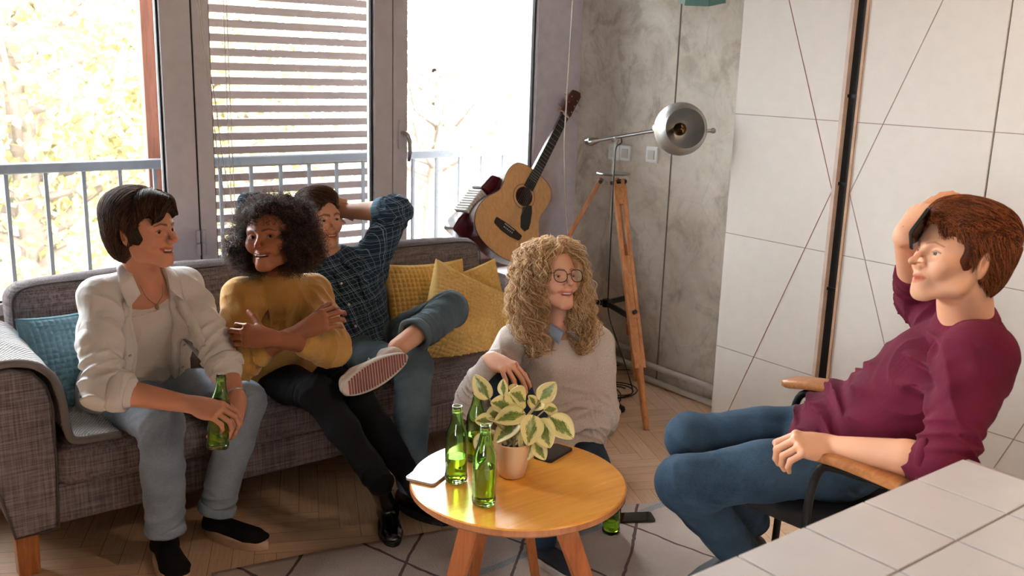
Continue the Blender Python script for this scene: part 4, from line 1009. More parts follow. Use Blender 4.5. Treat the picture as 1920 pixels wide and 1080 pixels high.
# ---------------------------------------------------------------- head
def add_head(S, c, fwd, up, s=1.0, male=False, smile=.5, jaw=1.0, nose=1.0, open_=.3, eye_open=1.0):
    """sculpt a head into S; returns frame R (columns x=left of the person's face seen from front..., y=fwd, z=up)"""
    y = nrm(fwd); z = nrm(np.asarray(up, float) - y * np.dot(up, y)); x = np.cross(y, z); R = np.stack([x, y, z], 1)
    def p(a, b, d): return c + R @ (np.array([a, b, d], float) * s)
    def E(a, b, d, r, k=.02, op='u', R2=None): S.ell(p(a, b, d), np.array(r) * s, R if R2 is None else R @ R2, k * s, op)
    def K(a, b, ra, rb, k=.01, op='u', flat=None): S.cone(p(*a), p(*b), ra * s, rb * s, k * s, op, None if flat is None else (R @ np.array(flat[0], float), flat[1]))
    E(0, -.014, .034, (.074, .093, .080), 0)                      # cranium
    E(0, .030, .020, (.064, .062, .066), .03)                     # forehead
    E(0, .026, -.030, (.053 * jaw, .058, .066), .025)             # face mass
    E(0, .072, -.093 , (.017 * jaw, .0135, .0125), .024)            # chin
    for q in (-1, 1):
        K((q * .058 * jaw, -.002, -.035), (q * .049 * jaw, .018, -.066), .012, .012, .025)
        K((q * .049 * jaw, .018, -.066), (q * .015, .066, -.096), .012, .012, .026)   # jaw line
        E(q * .043, .060, -.020, (.020, .018, .015), .028)        # cheek bone
        E(q * (.036 + .004 * smile), .066, -.038 + .006 * smile, (.013, .011, .013), .022)   # cheek
        K((q * .046, .069, .019), (q * .012, .087, .015), .007, .008, .015)   # brow
    K((0, .076, -.056), (0, .074, -.070), .020, .018, .024)       # muzzle
    for q in (-1, 1):
        E(q * .031, .092, -.000, (.0165, .014, .0115), .014, 's') # sockets
        E(q * .031, .0705, -.001, (.0148, .0150, .0140), .004)    # eyeball under lids
    for q in (-1, 1):                                             # lid opening (almond)
        E(q * .031, .090, -.002, (.0128, .0135, .0046 * eye_open), .0015, 's')
        K((q * .0185, .0815, .0045), (q * .044, .076, .0035), .0018, .0016, .004)      # upper lid crease
    # nose
    n = nose
    K((0, .087, .010), (0, .106 + .004 * n, -.024), .0062, .0072 * n, .011)
    E(0, .1095 + .004 * n, -.030, (.0090 * n, .0090, .0080), .008)
    for q in (-1, 1):
        E(q * .0115 * n, .097, -.034, (.0070, .0085, .0068), .006)
        E(q * .0060, .101, -.042, (.0032, .0048, .0032), .003, 's')
    E(0, .092, -.040, (.009, .010, .004), .008)
    # mouth
    cw = .0225 + .0075 * smile; cz = -.061 + .008 * smile; mz = -.0630
    K((-cw, .078 - .004 * smile, cz), (0, .0935, mz + .0045), .0026, .0042, .004); K((cw, .078 - .004 * smile, cz), (0, .0935, mz + .0045), .0026, .0042, .004)
    K((-cw, .078 - .004 * smile, cz), (0, .0915, mz - .0065 - .004 * open_), .0026, .0056, .004); K((cw, .078 - .004 * smile, cz), (0, .0915, mz - .0065 - .004 * open_), .0026, .0056, .004)
    g = .0012 + .0058 * open_
    for q in (-1, 1): K((q * cw * .93, .082 - .004 * smile, cz - .0005), (0, .100, mz - .001 - .0015 * open_), .0007 + g * .35, g, .0015, 's')
    if open_ > .2: E(0, .088, mz - .001, (cw * .85, .016, g * 1.1), .001, 's')
    if smile > .3:
        for q in (-1, 1): K((q * .016, .093, -.040), (q * (cw + .008), .076, cz - .001), .0014, .0018, .008, 's')
    # ears
    for q in (-1, 1):
        Re = roty(q * .10) @ rotz(-q * .42); b = np.array([q * .0745, -.012, -.004])
        E(*b, (.0065, .0185, .032), .006, 'u', Re); E(b[0] + q * .004, b[1] + .003, b[2] + .004, (.005, .0105, .019), .004, 's', Re)
        E(b[0] + q * .002, b[1] + .010, b[2] - .003, (.005, .004, .008), .004, 'u', Re)
    return R, p
def head_color(c, R, s, skin_lip=(.62, .28, .26), smile=.5, brow=(.25, .18, .14), stubble=0, cheeks=.12, brow_th=1.0):
    def f(V):
        L = ((V - c) @ R) / s; x, y, z = abs(L[:, 0]), L[:, 1], L[:, 2]; col = np.ones((len(V), 3)); cw = .0225 + .0075 * smile; front = y > .06
        zc = np.interp(x, [0, cw], [-.0645, -.061 + .008 * smile]); hw = np.interp(x, [0, cw * .7, cw + .002], [.0125, .009, .002])
        m = np.clip(1.4 - abs(z - zc) / hw * 1.15, 0, 1) * front * (y > .078 - .004 * smile - .006) * (x < cw + .002); m = m ** .7
        col = col * (1 - m[:, None]) + np.array(skin_lip) * m[:, None]
        bz = np.interp(x, [.010, .03, .050], [.0165, .0225, .0165]); b = np.clip(1.3 - abs(z - bz) / (.0040 * brow_th * np.interp(x, [.01, .05], [1.1, .55])), 0, 1) * (x > .009) * (x < .051) * front * .92
        col = col * (1 - b[:, None]) + np.array(brow) * b[:, None]
        ln = np.clip(1.3 - abs(z - np.interp(x, [.018, .031, .045], [-.0005, .0052, .0005])) / .0016, 0, 1) * (x > .0175) * (x < .0455) * (y > .07) * .75
        col = col * (1 - ln[:, None]) + np.array((.12, .08, .06)) * ln[:, None]
        ck = np.exp(-((x - .045) / .02) ** 2 - ((z + .03) / .02) ** 2) * front * cheeks; col = col * (1 - ck[:, None] * np.array([0, .5, .45]))
        if stubble:
            st = np.clip((-.030 - z) / .02, 0, 1) * (z > -.14) * (y > -.01) * np.clip(1 - np.clip(.055 - x, 0, 1) * 0, 0, 1); st = st * np.where((x < .018) & (z > -.05), .3, 1) * (1 - m) * stubble
            col = col * (1 - st[:, None] * np.array([.45, .55, .6]))
        return col
    return f
M_sclera = plain('eye_white', 'b5aca6', .2, var=.01); M_teeth = plain('teeth', 'e8e2d8', .2, var=.01); M_mouth = plain('inner_mouth', '4a1512', .5)
def add_eyes(parent, c, R, s, iris, gaze=(0, 0)):
    """eyeballs with iris, teeth"""
    t = NT('iris_' + iris); t.col(iris); t.rough(.1); pupil = plain('pupil', '050404', .05, var=0)
    for q in (-1, 1):
        p = c + R @ (np.array([q * .031, .0708, -.001]) * s); e = MB().sphere(p, .0131 * s, None, 24, 16).obj('eyeball', M_sclera, parent, smooth=True)
        gd = nrm(R @ np.array([gaze[0], 1, gaze[1]])); Rg = frame(gd, R[:, 0]); m = MB(); m.lathe([(0, .0137 * s), (.0061 * s, .0123 * s), (.0064 * s, .0117 * s)], p, 20, Rg); V = None
        m2 = MB(); m2.lathe([(0, .0139 * s), (.0026 * s, .0136 * s)], p, 16, Rg)
        m.obj('iris', t.m, e, smooth=True); m2.obj('pupil', pupil, e, smooth=True)
def add_teeth(parent, c, R, s, smile=.5, open_=.4):
    n = 57; G = np.zeros((n, 5, 3))
    for i in range(n):
        a = i / (n - 1) * 2 - 1; x = a * .0235; ph_ = (i % 7) / 7; e = abs(math.sin(i / 7 * PI))
        for j, v in enumerate((0, .1, .5, .85, 1)):
            z = -.0535 - v * (.0105 - .0012 * a * a - .0008 * (1 - e ** .4)) + .004 * smile * a * a; y = .0895 - .013 * a * a + .0008 * e ** .5 - (.0012 if v in (0, 1) else 0); G[i, j] = c + R @ (np.array([x, y, z]) * s)
    m = MB().grid(G)
    m.obj('teeth', M_teeth, parent, smooth=True)
# ---------------------------------------------------------------- hand
FL = [(.044, .027, .020), (.048, .031, .021), (.045, .029, .020), (.036, .021, .018)]
def add_hand(S, w_, dirv, back, thumb_side, s=1.0, curl=((.3, .4, .3),) * 4, spread=.06, thumb=(.5, .3, .3), fore=None, thumb_out=.8):
    """w_ wrist; dirv wrist->knuckles; back = back-of-hand normal; thumb_side = +1/-1 along cross(dir,back)"""
    y = nrm(dirv); z = nrm(np.asarray(back, float) - y * np.dot(back, y)); x = np.cross(y, z) * thumb_side   # x towards thumb
    def P(a, b, c_): return w_ + (x * a + y * b + z * c_) * s
    S.cone(P(.004, .0, 0), P(.003, .03, 0), .026 * s, .030 * s, .02, 'u', (z, .66))
    for i, a in enumerate((.030, .0105, -.0095, -.028)):
        S.cone(P(a * .55, .018, 0), P(a, .080 - .006 * abs(i - 1), .003 - .002 * abs(i - 1.3)), .0135 * s, .0108 * s, .016 * s)
    S.ell(P(.020, .036, -.010), np.array([.014, .024, .013]) * s, np.stack([x, y, z], 1), .014 * s)
    S.ell(P(-.022, .036, -.010), np.array([.011, .026, .012]) * s, np.stack([x, y, z], 1), .014 * s)
    tips = []
    for i, a in enumerate((.030, .0105, -.0095, -.028)):
        b = P(a, .082 - .007 * abs(i - 1), .0015 - .002 * abs(i - 1.3)); sp = (1.5 - i) * spread; d = nrm(y + x * sp); up = z; r = (.0092, .0094, .0090, .0080)[i]; L = FL[i]; c_ = curl[i]
        S.ell(b + z * .003 * s, np.array([.0095, .0095, .0085]) * s, None, .006 * s)
        for j in range(3):
            an = c_[j]; d, up = nrm(d * math.cos(an) - up * math.sin(an)), nrm(up * math.cos(an) + d * math.sin(an)); e = b + d * L[j] * s; r2 = r * (.93, .92, .82)[j]
            S.cone(b, e, r * s, r2 * s, .0028 * s); b = e; r = r2
        tips.append((b, d, up))
    b = P(.017, .022, -.006); d = nrm(y * (1 - thumb_out * .45) + x * thumb_out - z * .35); e = b + d * .042 * s; S.cone(b, e, .0150 * s, .0118 * s, .010 * s); b = e; r = .0112
    up = nrm(np.cross(np.cross(d, y), d) * -1); inward = nrm(y * .5 - x * .75 - z * .3)
    for j, (L, an) in enumerate(((.033, thumb[0]), (.026, thumb[1]))):
        d = nrm(d * math.cos(an) + nrm(inward - d * (inward @ d)) * math.sin(an)); e = b + d * L * s; r2 = (.0102, .0088)[j]; S.cone(b, e, r * s, r2 * s, .003 * s); b = e; r = r2
    tips.append((b, d, up)); return tips
def skin_mat(name, c, rough=.48, sss=.12):
    t = NT(name); at = t.node('ShaderNodeAttribute', attribute_name='tone'); v = t.coord('Object'); n = t.noise(v, 35, 3); n2 = t.noise(v, 7, 2)
    cc = lin(c); base = t.ramp(n2, [(0.3, tuple(x * .93 for x in cc[:3]) + (1,)), (0.7, tuple(min(1, x * 1.05) for x in cc[:3]) + (1,))])
    col = t.mix(1.0, base, at.outputs['Color'], 'MULTIPLY'); t.col(col); t.rough(rough); b = t.b.inputs
    b['Subsurface Weight'].default_value = sss; b['Subsurface Radius'].default_value = (1.0, .35, .2); b['Subsurface Scale'].default_value = .008; b['Specular IOR Level'].default_value = .35
    t.bump(t.noise(v, 420, 2), .10, .0006); return t.m
# ---------------------------------------------------------------- hair
def hair_base(H, p, Rh, s, t, nape=-.055, line=.078, front=.040, k=.0):
    E = lambda a, b, d, r, k=.02, op='u': H.ell(p(a, b, d), np.array(r) * s, Rh, k * s, op)
    E(0, -.014, .034, (.074 + t, .093 + t, .080 + t), 0); E(0, .030, .020, (.064 + t, .062 + t, .066 + t), .02); E(0, -.052, -.005, (.060 + t, .050 + t, .055 + t), .03)
    E(0, -.055, nape, (.044 + t, .034 + t * .6, .040), .03)
def hair_cut(H, p, Rh, s, w=.062, line=.078, ear=True, side=True, dy=0.0, sz=.0, temple=.040):
    E = lambda a, b, d, r, k=.02, op='s': H.ell(p(a, b, d), np.array(r) * s, Rh, k * s, op)
    E(0, .118 + dy, line - .100, (w, .074, .100), .006)
    if temple:
        for q in (1, -1): E(q * .078, temple + .050, .012, (.042, .050, .048), .008)
    if side: E(0, .078, -.090 + sz, (.12, .074, .092), .008)
    if ear:
        for q in (1, -1): E(q * .088, -.008, -.008, (.026, .0215, .033), .006)
def strands(name, pts, rad, mat, parent, n=None):
    """pts (N,M,3) -> hair curves object"""
    N, M_ = pts.shape[:2]; hc = bpy.data.hair_curves.new(name); hc.add_curves([M_] * N); hc.position_data.foreach_set('vector', pts.reshape(-1).astype(np.float32))
    a = hc.attributes.get('radius') or hc.attributes.new('radius', 'FLOAT', 'POINT'); t = np.linspace(0, 1, M_)
    a.data.foreach_set('value', (np.broadcast_to(rad * (1 - .7 * t ** 3), (N, M_))).reshape(-1).astype(np.float32)); hc.materials.append(mat); hc.update_tag()
    o = bpy.data.objects.new(name, hc); COL.objects.link(o); o.parent = parent; o.matrix_parent_inverse = parent_inv(parent); return o
def cap_mat(name, c): return plain(name, c, .6, var=.15, scale=60, spec=.2)
def hair_mat(name, c, c2, rough=.42, spec=.35):
    t = NT(name); hi = t.node('ShaderNodeHairInfo'); v = t.coord('Object'); n = t.noise(v, 60, 3)
    t.col(t.mix(t.math('POWER', hi.outputs['Random'], 1.2), c2, c)); t.rough(rough); t.b.inputs['Specular IOR Level'].default_value = spec; tl = t.node('ShaderNodeBsdfTranslucent'); t.link(t.b.inputs['Base Color'].links[0].from_socket, tl.inputs[0]); mx = t.node('ShaderNodeMixShader'); mx.inputs[0].default_value = .35
    t.link(t.b.outputs[0], mx.inputs[1]); t.link(tl.outputs[0], mx.inputs[2]); t.link(mx.outputs[0], t.out.inputs[0]); return t.m
def comb(S, roots, field, steps, step, lift=.0, g=None, stop=None):
    """grow strands over the hair volume S following a direction field"""
    N = len(roots); P = roots.copy(); out = [P.copy()]; e = .002
    def sd(Q): return S.eval(Q[:, None, :])[:, 0]
    off = (g.random(N) if g is not None else np.zeros(N)) * lift
    for k in range(steps):
        gr = np.stack([sd(P + e * np.eye(3)[i]) - sd(P - e * np.eye(3)[i]) for i in range(3)], 1); gr /= np.linalg.norm(gr, axis=1)[:, None] + 1e-9
        d = field(P, k / steps); d = d - gr * (d * gr).sum(1)[:, None] * .9; d /= np.linalg.norm(d, axis=1)[:, None] + 1e-9; P0 = P; P = P + d * step
        P = P - gr * (sd(P) - off)[:, None] * .8
        if stop is not None: m = stop(P); P[m] = P0[m] + (P[m] - P0[m]) * .02
        out.append(P.copy())
    return np.stack(out, 1)
def surf_points(V, Q, n, g, ok=None):
    c = V[Q].mean(1); a = np.linalg.norm(np.cross(V[Q[:, 2]] - V[Q[:, 0]], V[Q[:, 3]] - V[Q[:, 1]]), axis=1)
    if ok is not None: a = a * ok(c)
    i = g.choice(len(c), n, p=a / a.sum()); return c[i] + g.normal(size=(n, 3)) * .001
# ================================================================ PEOPLE
def lerp(a, b, t): return np.asarray(a) * (1 - t) + np.asarray(b) * t
def build_body(name, label, J, male, skin, hs, hf, hu, hands, lipc=(.62, .28, .26), smile=.5, open_=.35, brow=(.25, .18, .14), stubble=0, jaw=1.0, nose=1.0, iris='3a2414', gaze=(0, 0), neck_r=None, eye_open=1.0, brow_th=1.0, ankle_skin=None, arm_k=1.0):
    root = thing('person', label, 'person', (J['pelvis'] if 'pelvis' in J else lerp(J['hipR'], J['hipL'], .5)) * [1, 1, 0] + [0, 0, .0])
    S = Sculpt(); k = (1.12 if male else 1.0) * arm_k
    pel = lerp(J['hipR'], J['hipL'], .5); shm = lerp(J['shR'], J['shL'], .5); side = nrm(J['shR'] - J['shL']); hside = nrm(J['hipR'] - J['hipL'])
    S.loft([(pel, .13, .09), (lerp(pel, shm, .35), .105, .08), (lerp(pel, shm, .8), .125, .085), (lerp(pel, shm, 1.0), .11, .055)], [hside, side, side, side], 0)
    S.cone(J['shR'], J['shL'], .045, .045, .03); nr = neck_r or (.060 if male else .050)
    R, p = None, None
    y = nrm(hf); z = nrm(np.asarray(hu, float) - y * np.dot(hu, y)); Rh = np.stack([np.cross(y, z), y, z], 1)
    nb = J['head'] + Rh @ (np.array([0, -.030, -.055]) * hs); S.cone(J['neck'] - (J['neck'] - shm) * .35, lerp(J['neck'], nb, .45), nr * 1.12, nr * .98, .05); S.cone(lerp(J['neck'], nb, .45), nb, nr * .98, nr, .02)
    for q in 'RL':
        S.cone(J['sh' + q], J['el' + q], .047 * k, .037 * k, .03); m = lerp(J['el' + q], J['wr' + q], .30)
        S.cone(J['el' + q], m, .037 * k, .040 * k, .012); S.cone(m, J['wr' + q], .040 * k, .0255 * k, .006)
        S.cone(J['hip' + q], J['kn' + q], .07, .05, .03); S.cone(J['kn' + q], J['an' + q], .05, .036 if male else .034, .02)
        if 'toe' + q in J: S.cone(J['an' + q], J['toe' + q], .034, .026, .02)
    n0 = len(S.p); add_head(S, J['head'], hf, hu, hs, male, smile, jaw, nose, open_, eye_open)
    for q in 'RL':
        h = hands[q]; add_hand(S, J['wr' + q], h['d'], h['b'], h['t'], h.get('s', 1.0) * (1.08 if male else 1.0), h['c'], h.get('sp', .06), h.get('th', (.4, .3)), thumb_out=h.get('to', .8))
    ncut = J['neck'] + (J['head'] - J['neck']) * -.25; nd = nrm(J['head'] - J['neck']); fine = []
    def inh(P, m=0):
        a = (P - J['head']) @ nd; q = P - J['head'] - a[:, None] * nd; return ((P - ncut) @ nd > m) & (a < .19) & ((q * q).sum(-1) < (np.where(a < -.13, .10, .152) - m) ** 2)
    def inhand(P, q, m=0):
        w_ = J['wr' + q]; d = nrm(w_ - J['el' + q]); a = (P - w_) @ d; return (a > -.16 + m) & (((P - w_) ** 2).sum(-1) < .27 ** 2) & ((((P - w_) - a[:, None] * d) ** 2).sum(-1) < (np.where(a < 0, .07, .2)) ** 2)
    allj = np.array(list(J.values())); lo, hi = allj.min(0) - .16, allj.max(0) + .16
    def coarse_cut(P): return inh(P, .014) | inhand(P, 'R', .014) | inhand(P, 'L', .014)
    parts = [S.mesh(.010, lo, hi, coarse_cut)]
    parts.append(S.mesh(.0023, J['head'] - .225, J['head'] + .2, lambda P: ~inh(P)))
    for q in 'RL': parts.append(S.mesh(.0026, J['wr' + q] - .24, J['wr' + q] + .24, lambda P: ~inhand(P, q) | inh(P)))
    cf = head_color(J['head'], Rh, hs, lipc, smile, brow, stubble, brow_th=brow_th)
    b = to_mesh('body', parts, skin, root, cf)
    add_eyes(b, J['head'], Rh, hs, iris, gaze)
    if open_ > .2: add_teeth(b, J['head'], Rh, hs, smile, open_)
    return root, b, S, Rh
def garment(name, S, h, mat, parent, extra=0.14, J=None, lo=None, hi=None, sm=0):
    V, Q = S.mesh(h, lo, hi); return to_mesh(name, [(V, Q)], mat, parent, smooth_it=sm)
def denim(name, c, c2, w_=.4):
    t = NT(name); v = t.coord('Object'); n = t.noise(v, 6, 4); f = t.noise(t.coord('Object', (40, 40, 260)), 3, 2); f2 = t.noise(t.coord('Object', (300, 300, 40)), 3, 2)
    k = t.math('ADD', t.math('MULTIPLY', n, .6), t.math('MULTIPLY', t.math('ADD', f, f2), .2)); t.col(t.ramp(k, [(0.36, c2), (0.66, c)])); t.rough(.85); t.b.inputs['Specular IOR Level'].default_value = .2
    t.bump(t.math('ADD', f, f2), .25, .0012); return t.m
def trousers(J, side, pel_w, pel_d, r, hem=None, k=.03, seed=0, fa=.005, waist=.12, hemext=.0, feet='RL'):
    S = Sculpt(); pel = lerp(J['hipR'], J['hipL'], .5); shm = lerp(J['shR'], J['shL'], .5); up = nrm(shm - pel)
    S.loft([(pel - up * .04, pel_w, pel_d), (pel + up * .03, pel_w, pel_d * 1.02), (pel + up * waist, pel_w * .86, pel_d * .9)], side, 0)
    for i, q in enumerate('RL'):
        rr = r if not isinstance(r, dict) else r[q]; a, b, c_ = J['hip' + q], J['kn' + q], J['an' + q]; m = lerp(a, b, .5)
        S.cone(a, m, rr[0], (rr[0] + rr[1]) / 2, .05); S.cone(m, b, (rr[0] + rr[1]) / 2, rr[1], .02); m2 = lerp(b, c_, .4)
        S.cone(b, m2, rr[1], rr[2], .03); S.cone(m2, c_, rr[2], rr[3], .02)
        d1, d2 = nrm(b - a), nrm(c_ - b)
        S.disp(*folds(lerp(a, b, .12), .16, nrm(d1 + np.array([.1, .3, .2])), .034, fa * 1.2, seed + i)); S.disp(*folds(b - d1 * .03, .13, nrm(d1 + d2), .030, fa * 1.1, seed + 2 + i)); S.disp(*folds(c_, .13, d2, .03, fa, seed + 4 + i))
        S.disp(*crumple(lerp(a, b, .5), .30, fa * .7, 16, seed + 9 + i)); S.disp(*crumple(lerp(b, c_, .5), .30, fa * .7, 16, seed + 11 + i))
    return S
def shoe(parent, heel, toe, w_, mats, sole_h=.025, height=.075, name='shoe', up=(0, 0, 1), ank=None, laces=None, tread=False):
    y = nrm(np.asarray(toe) - heel); z = nrm(np.asarray(up, float) - y * np.dot(up, y)); x = np.cross(y, z); L = np.linalg.norm(np.asarray(toe) - heel); R = np.stack([x, y, z], 1); P = lambda a, b, c_: heel + x * a + y * b * L + z * c_
    S = Sculpt(); S.ell(P(0, .14, .04), (w_ * .78, L * .16, .045), R, 0); S.loft([(P(0, .12, .035), w_ * .66, .04), (P(0, .5, .03), w_ * .78, .038), (P(0, .76, .030), w_ * .90, .032), (P(0, .90, .028), w_ * .72, .026)], x, .02)
    if ank is not None: S.cone(P(0, .16, .06), ank, w_ * .72, w_ * .74, .03)
    else: S.cone(P(0, .16, .05), P(0, .14, height + .02), w_ * .72, w_ * .62, .02); S.plane(P(0, .1, height + .012), nrm(z + y * .15)); S.ell(P(0, .17, height + .02), (w_ * .55, L * .13, .03), R, .004, 's')
    S.plane(P(0, 0, sole_h * .92), -z); lo = np.minimum(heel, toe) - .12; hi = np.maximum(heel, toe) + .14
    if ank is not None: lo = np.minimum(lo, ank - .1); hi = np.maximum(hi, ank + .1); S.plane(ank, ank - P(0, .16, .06))
    o = garment(name, S, .0042, mats[0], parent, lo=lo, hi=hi)
    pts = []
    for t_ in np.linspace(0, 1, 24): pts.append((w_ * 1.04 * (.74 + .12 * math.sin(t_ * PI * .9) + .12 * t_) * math.sin(PI * min(1, t_ * 1.0)) ** .38 if 0 < t_ < 1 else .004, t_ * 1.04 - .02))
    ol = [(a, b) for a, b in pts] + [(-a * .92, b) for a, b in pts[::-1]]; k = len(ol)
    V = np.array([P(a, b, 0) for a, b in ol] + [P(a, b, sole_h) for a, b in ol]); m = MB().add(V, [tuple(range(k)), tuple(range(k, 2 * k))[::-1]] + [((i + 1) % k, i, k + i, k + (i + 1) % k) for i in range(k)])
    so = m.obj('sole', mats[1], o, bevel=.004, seg=2, smooth='auto', angle=60)
    if tread:
        g = MB()
        for i in range(22):
            b = .04 + i * .042; ww = w_ * (.74 + .12 * math.sin(b * PI * .9) + .12 * b) * math.sin(PI * b) ** .38 * .88
            g.box(P(-.0, b, -.0015), (ww * 1.9, L * .020, .004), R @ rotz(.18))
        g.obj('tread', mats[2], so)
    if laces:
        g = MB()
        for b in (.42, .5, .58, .66): g.tube([P(-w_ * .5, b, .052 - .02 * (b - .4)), P(0, b + .01, .068 - .04 * (b - .4)), P(w_ * .5, b, .052 - .02 * (b - .4))], .0022, 6)
        a = P(0, .40, .072); g.tube([a, a + x * .02 + z * .015, a + x * .04, a + x * .03 - z * .015, a], .0022, 6); g.tube([a, a - x * .02 + z * .015, a - x * .035, a - x * .02 - z * .01, a], .0022, 6)
        g.obj('lace', laces, o, smooth=True)
    return o
def cuff(a, b, r0, r1, mat, parent, name='cuff', k=.012):
    """turned-up band around a limb from a to b"""
    d = nrm(b - a); L = np.linalg.norm(b - a); R = frame(d, camR + camU * .3); g = MB(); n = 40; rings = []
    for (rr, zz) in ((r0 - k, 0.004), (r0, 0), (r0 + .003, L * .3), (r1 + .003, L * .8), (r1, L), (r1 - .004, L * 1.02), (r1 - k, L * .96), (r1 - k - .004, L * .6)):
        an = np.arange(n) * 2 * PI / n; w_ = 1 + .03 * np.sin(3 * an + zz * 60) + .02 * np.sin(7 * an); rings.append(np.stack([rr * w_ * np.cos(an), rr * w_ * np.sin(an), np.full(n, zz)], 1) @ R.T + a)
    return g.grid(np.array(rings), wrap=(False, True)).obj(name, mat, parent, smooth=True)
def strip(parent, pts_in, pts_out, mat, name, th=.003):
    A, B = np.array(pts_in, float), np.array(pts_out, float); n = 40; t = np.linspace(0, len(A) - 1, n); I = lambda X: np.stack([np.interp(t, range(len(X)), X[:, k]) for k in range(3)], 1)
    a, b = I(A), I(B)
    for _ in range(4):
        for q in (a, b): q[1:-1] = (q[:-2] + 2 * q[1:-1] + q[2:]) / 4
    G = np.stack([a * (1 - u) + b * u for u in np.linspace(0, 1, 6)], 1); return MB().grid(G).obj(name, mat, parent, smooth=True, solid=th)

# materials
M_sk1 = skin_mat('skin_fair', 'c98a6c'); M_sk2 = skin_mat('skin_brown', '96583a', .42); M_sk3 = skin_mat('skin_light', 'd19a7c'); M_sk4 = skin_mat('skin_rosy', 'd09a7e'); M_sk5 = skin_mat('skin_warm', 'd39a78')
CU = dict(fist=((1.1, 1.3, .8),) * 4, rest=((.25, .35, .2), (.3, .4, .25), (.35, .45, .25), (.4, .5, .3)), grip=((.75, .9, .5),) * 4)

# ---------------------------------------------------------------- 1: short dark hair, open white shirt
def person1():
    J = dict(head=D(268, 434, 2.96), neck=D(272, 515, 3.06), shR=D(186, 560, 3.00), shL=D(345, 540, 3.24), elR=D(192, 728, 2.90), elL=D(415, 668, 3.18), wrL=D(446, 752, 3.06),
             hipR=atY(212, 742, 3.42), hipL=atY(292, 722, 3.47), knR=atY(302, 797, 3.02), knL=atY(458, 752, 3.03), anR=atY(310, 985, 3.03), anL=atY(408, 948, 3.06))
    J['wrR'] = D(366, 760, 2.93); bb, bt = D(408, 843, 2.96), D(415, 702, 2.98)
    hands = dict(R=dict(d=cv(.90, -.22, .05), b=cv(.25, .75, .70), t=1, c=((.45, .75, .5), (.5, .8, .5), (.55, .85, .5), (.6, .9, .5)), th=(.5, .4), to=.9),
                 L=dict(d=cv(-.25, -.95, .15), b=cv(.65, .0, .75), t=-1, c=((.4, .6, .35), (.35, .6, .3), (.3, .55, .3), (.3, .5, .3)), th=(.3, .3), to=.5))
    hands['R']['t'] = -1; hands['L']['t'] = 1
    hf, hu = cv(.955, .02, .29), cv(-.02, .98, .17)
    root, b, S, Rh = build_body('person', 'seated person with short dark hair and open white shirt holding a green bottle', J, False, M_sk1, 1.01, hf, hu, hands, smile=.95, open_=.6, lipc=(.72, .36, .34), brow=(.16, .11, .09), iris='2c1c12', gaze=(.1, 0), eye_open=.95, neck_r=.052)
    pel, shm = lerp(J['hipR'], J['hipL'], .5), lerp(J['shR'], J['shL'], .5); side = nrm(J['shR'] - J['shL']); hs = nrm(J['hipR'] - J['hipL']); up = nrm(shm - pel); fr = nrm(np.cross(up, side));
    if fr @ camB < 0: fr = -fr
    # jeans
    M_j = denim('pale_denim', '98a3b3', '68737f'); T = trousers(J, hs, .165, .125, (.088, .070, .066, .062), seed=3, fa=.005)
    allj = np.array(list(J.values())); lo, hi = allj.min(0) - .2, allj.max(0) + .2
    for q in 'RL': d = nrm(J['an' + q] - J['kn' + q]); T.cone(J['an' + q] + d * .115, J['an' + q] + d * .25, .10, .10, .004, 's')
    g = garment('jeans', T, .0052, M_j, root, lo=lo, hi=hi)
    for q in 'RL': d = nrm(J['an' + q] - J['kn' + q]); cuff(J['an' + q] - d * .012, J['an' + q] + d * .022, .063, .065, M_j, g, 'hem', .02)
    # t-shirt
    M_t = fabric('white_jersey', 'd8cfc8', 'cfc5bd', thread=1500, wr=0.35, bump=.15, var=.05, streak=False); M_s = fabric('white_linen', 'e4dfdc', 'dad4d1', thread=1300, wr=0.55, bump=.2, var=.04, streak=False)
    T = Sculpt(); T.loft([(pel + up * .02, .15, .115), (lerp(pel, shm, .4), .135, .11), (lerp(pel, shm, .78), .150, .105), (shm - up * .03, .12, .06)], [hs, side, side, side], 0); T.cone(J['shR'], J['shL'], .05, .05, .03)
    T.ell(J['neck'] + fr * .035 + up * .01, (.078, .078, .085), None, .012, 's'); T.disp(*crumple(lerp(pel, shm, .5) + fr * .1, .25, .006, 14, 5)); T.disp(*folds(lerp(pel, shm, .25) + fr * .1, .18, up, .05, .006, 3))
    garment('t_shirt', T, .005, M_t, root, lo=lo, hi=hi)
    # shirt
    T = Sculpt(); T.loft([(pel - up * .03 + fr * .01, .195, .155), (lerp(pel, shm, .3), .175, .135), (lerp(pel, shm, .75), .182, .128), (shm - up * .015, .15, .070)], [hs, side, side, side], 0)
    T.cone(J['shR'], J['shL'], .050, .050, .04); T.cone(J['neck'] - up * .01, J['shR'] + up * .01, .050, .045, .04); T.cone(J['neck'] - up * .01, J['shL'] + up * .01, .050, .045, .04)
    for q, cu in (('R', .22), ('L', .30)):
        a, e, w_ = J['sh' + q], J['el' + q], J['wr' + q]; T.cone(a, lerp(a, e, .4), .058, .060, .05); T.cone(lerp(a, e, .4), e, .060, .058, .05); T.cone(e, lerp(e, w_, cu), .062, .056, .02); T.disp(*folds(e, .15, nrm(e - a), .030, .010, 7)); T.disp(*folds(lerp(a, e, .25), .14, nrm(e - a + side * .2), .045, .008, 8)); T.disp(*crumple(lerp(a, e, .6), .2, .006, 18, 9))
    T.disp(*crumple(lerp(pel, shm, .4), .35, .010, 12, 10)); T.disp(*folds(pel + up * .1, .25, nrm(up + side * .5), .06, .009, 11))
    T.disp(*folds(J['shL'] - side * .04 + fr * .08 - up * .06, .16, nrm(side + up * .6), .05, .007, 21))
    # tail hanging behind the hip
    T.loft([(pel + side * .10 + up * .02 - fr * .02, .10, .10), (pel + side * .13 - up * .09 - fr * .02, .11, .07)], fr, .04)
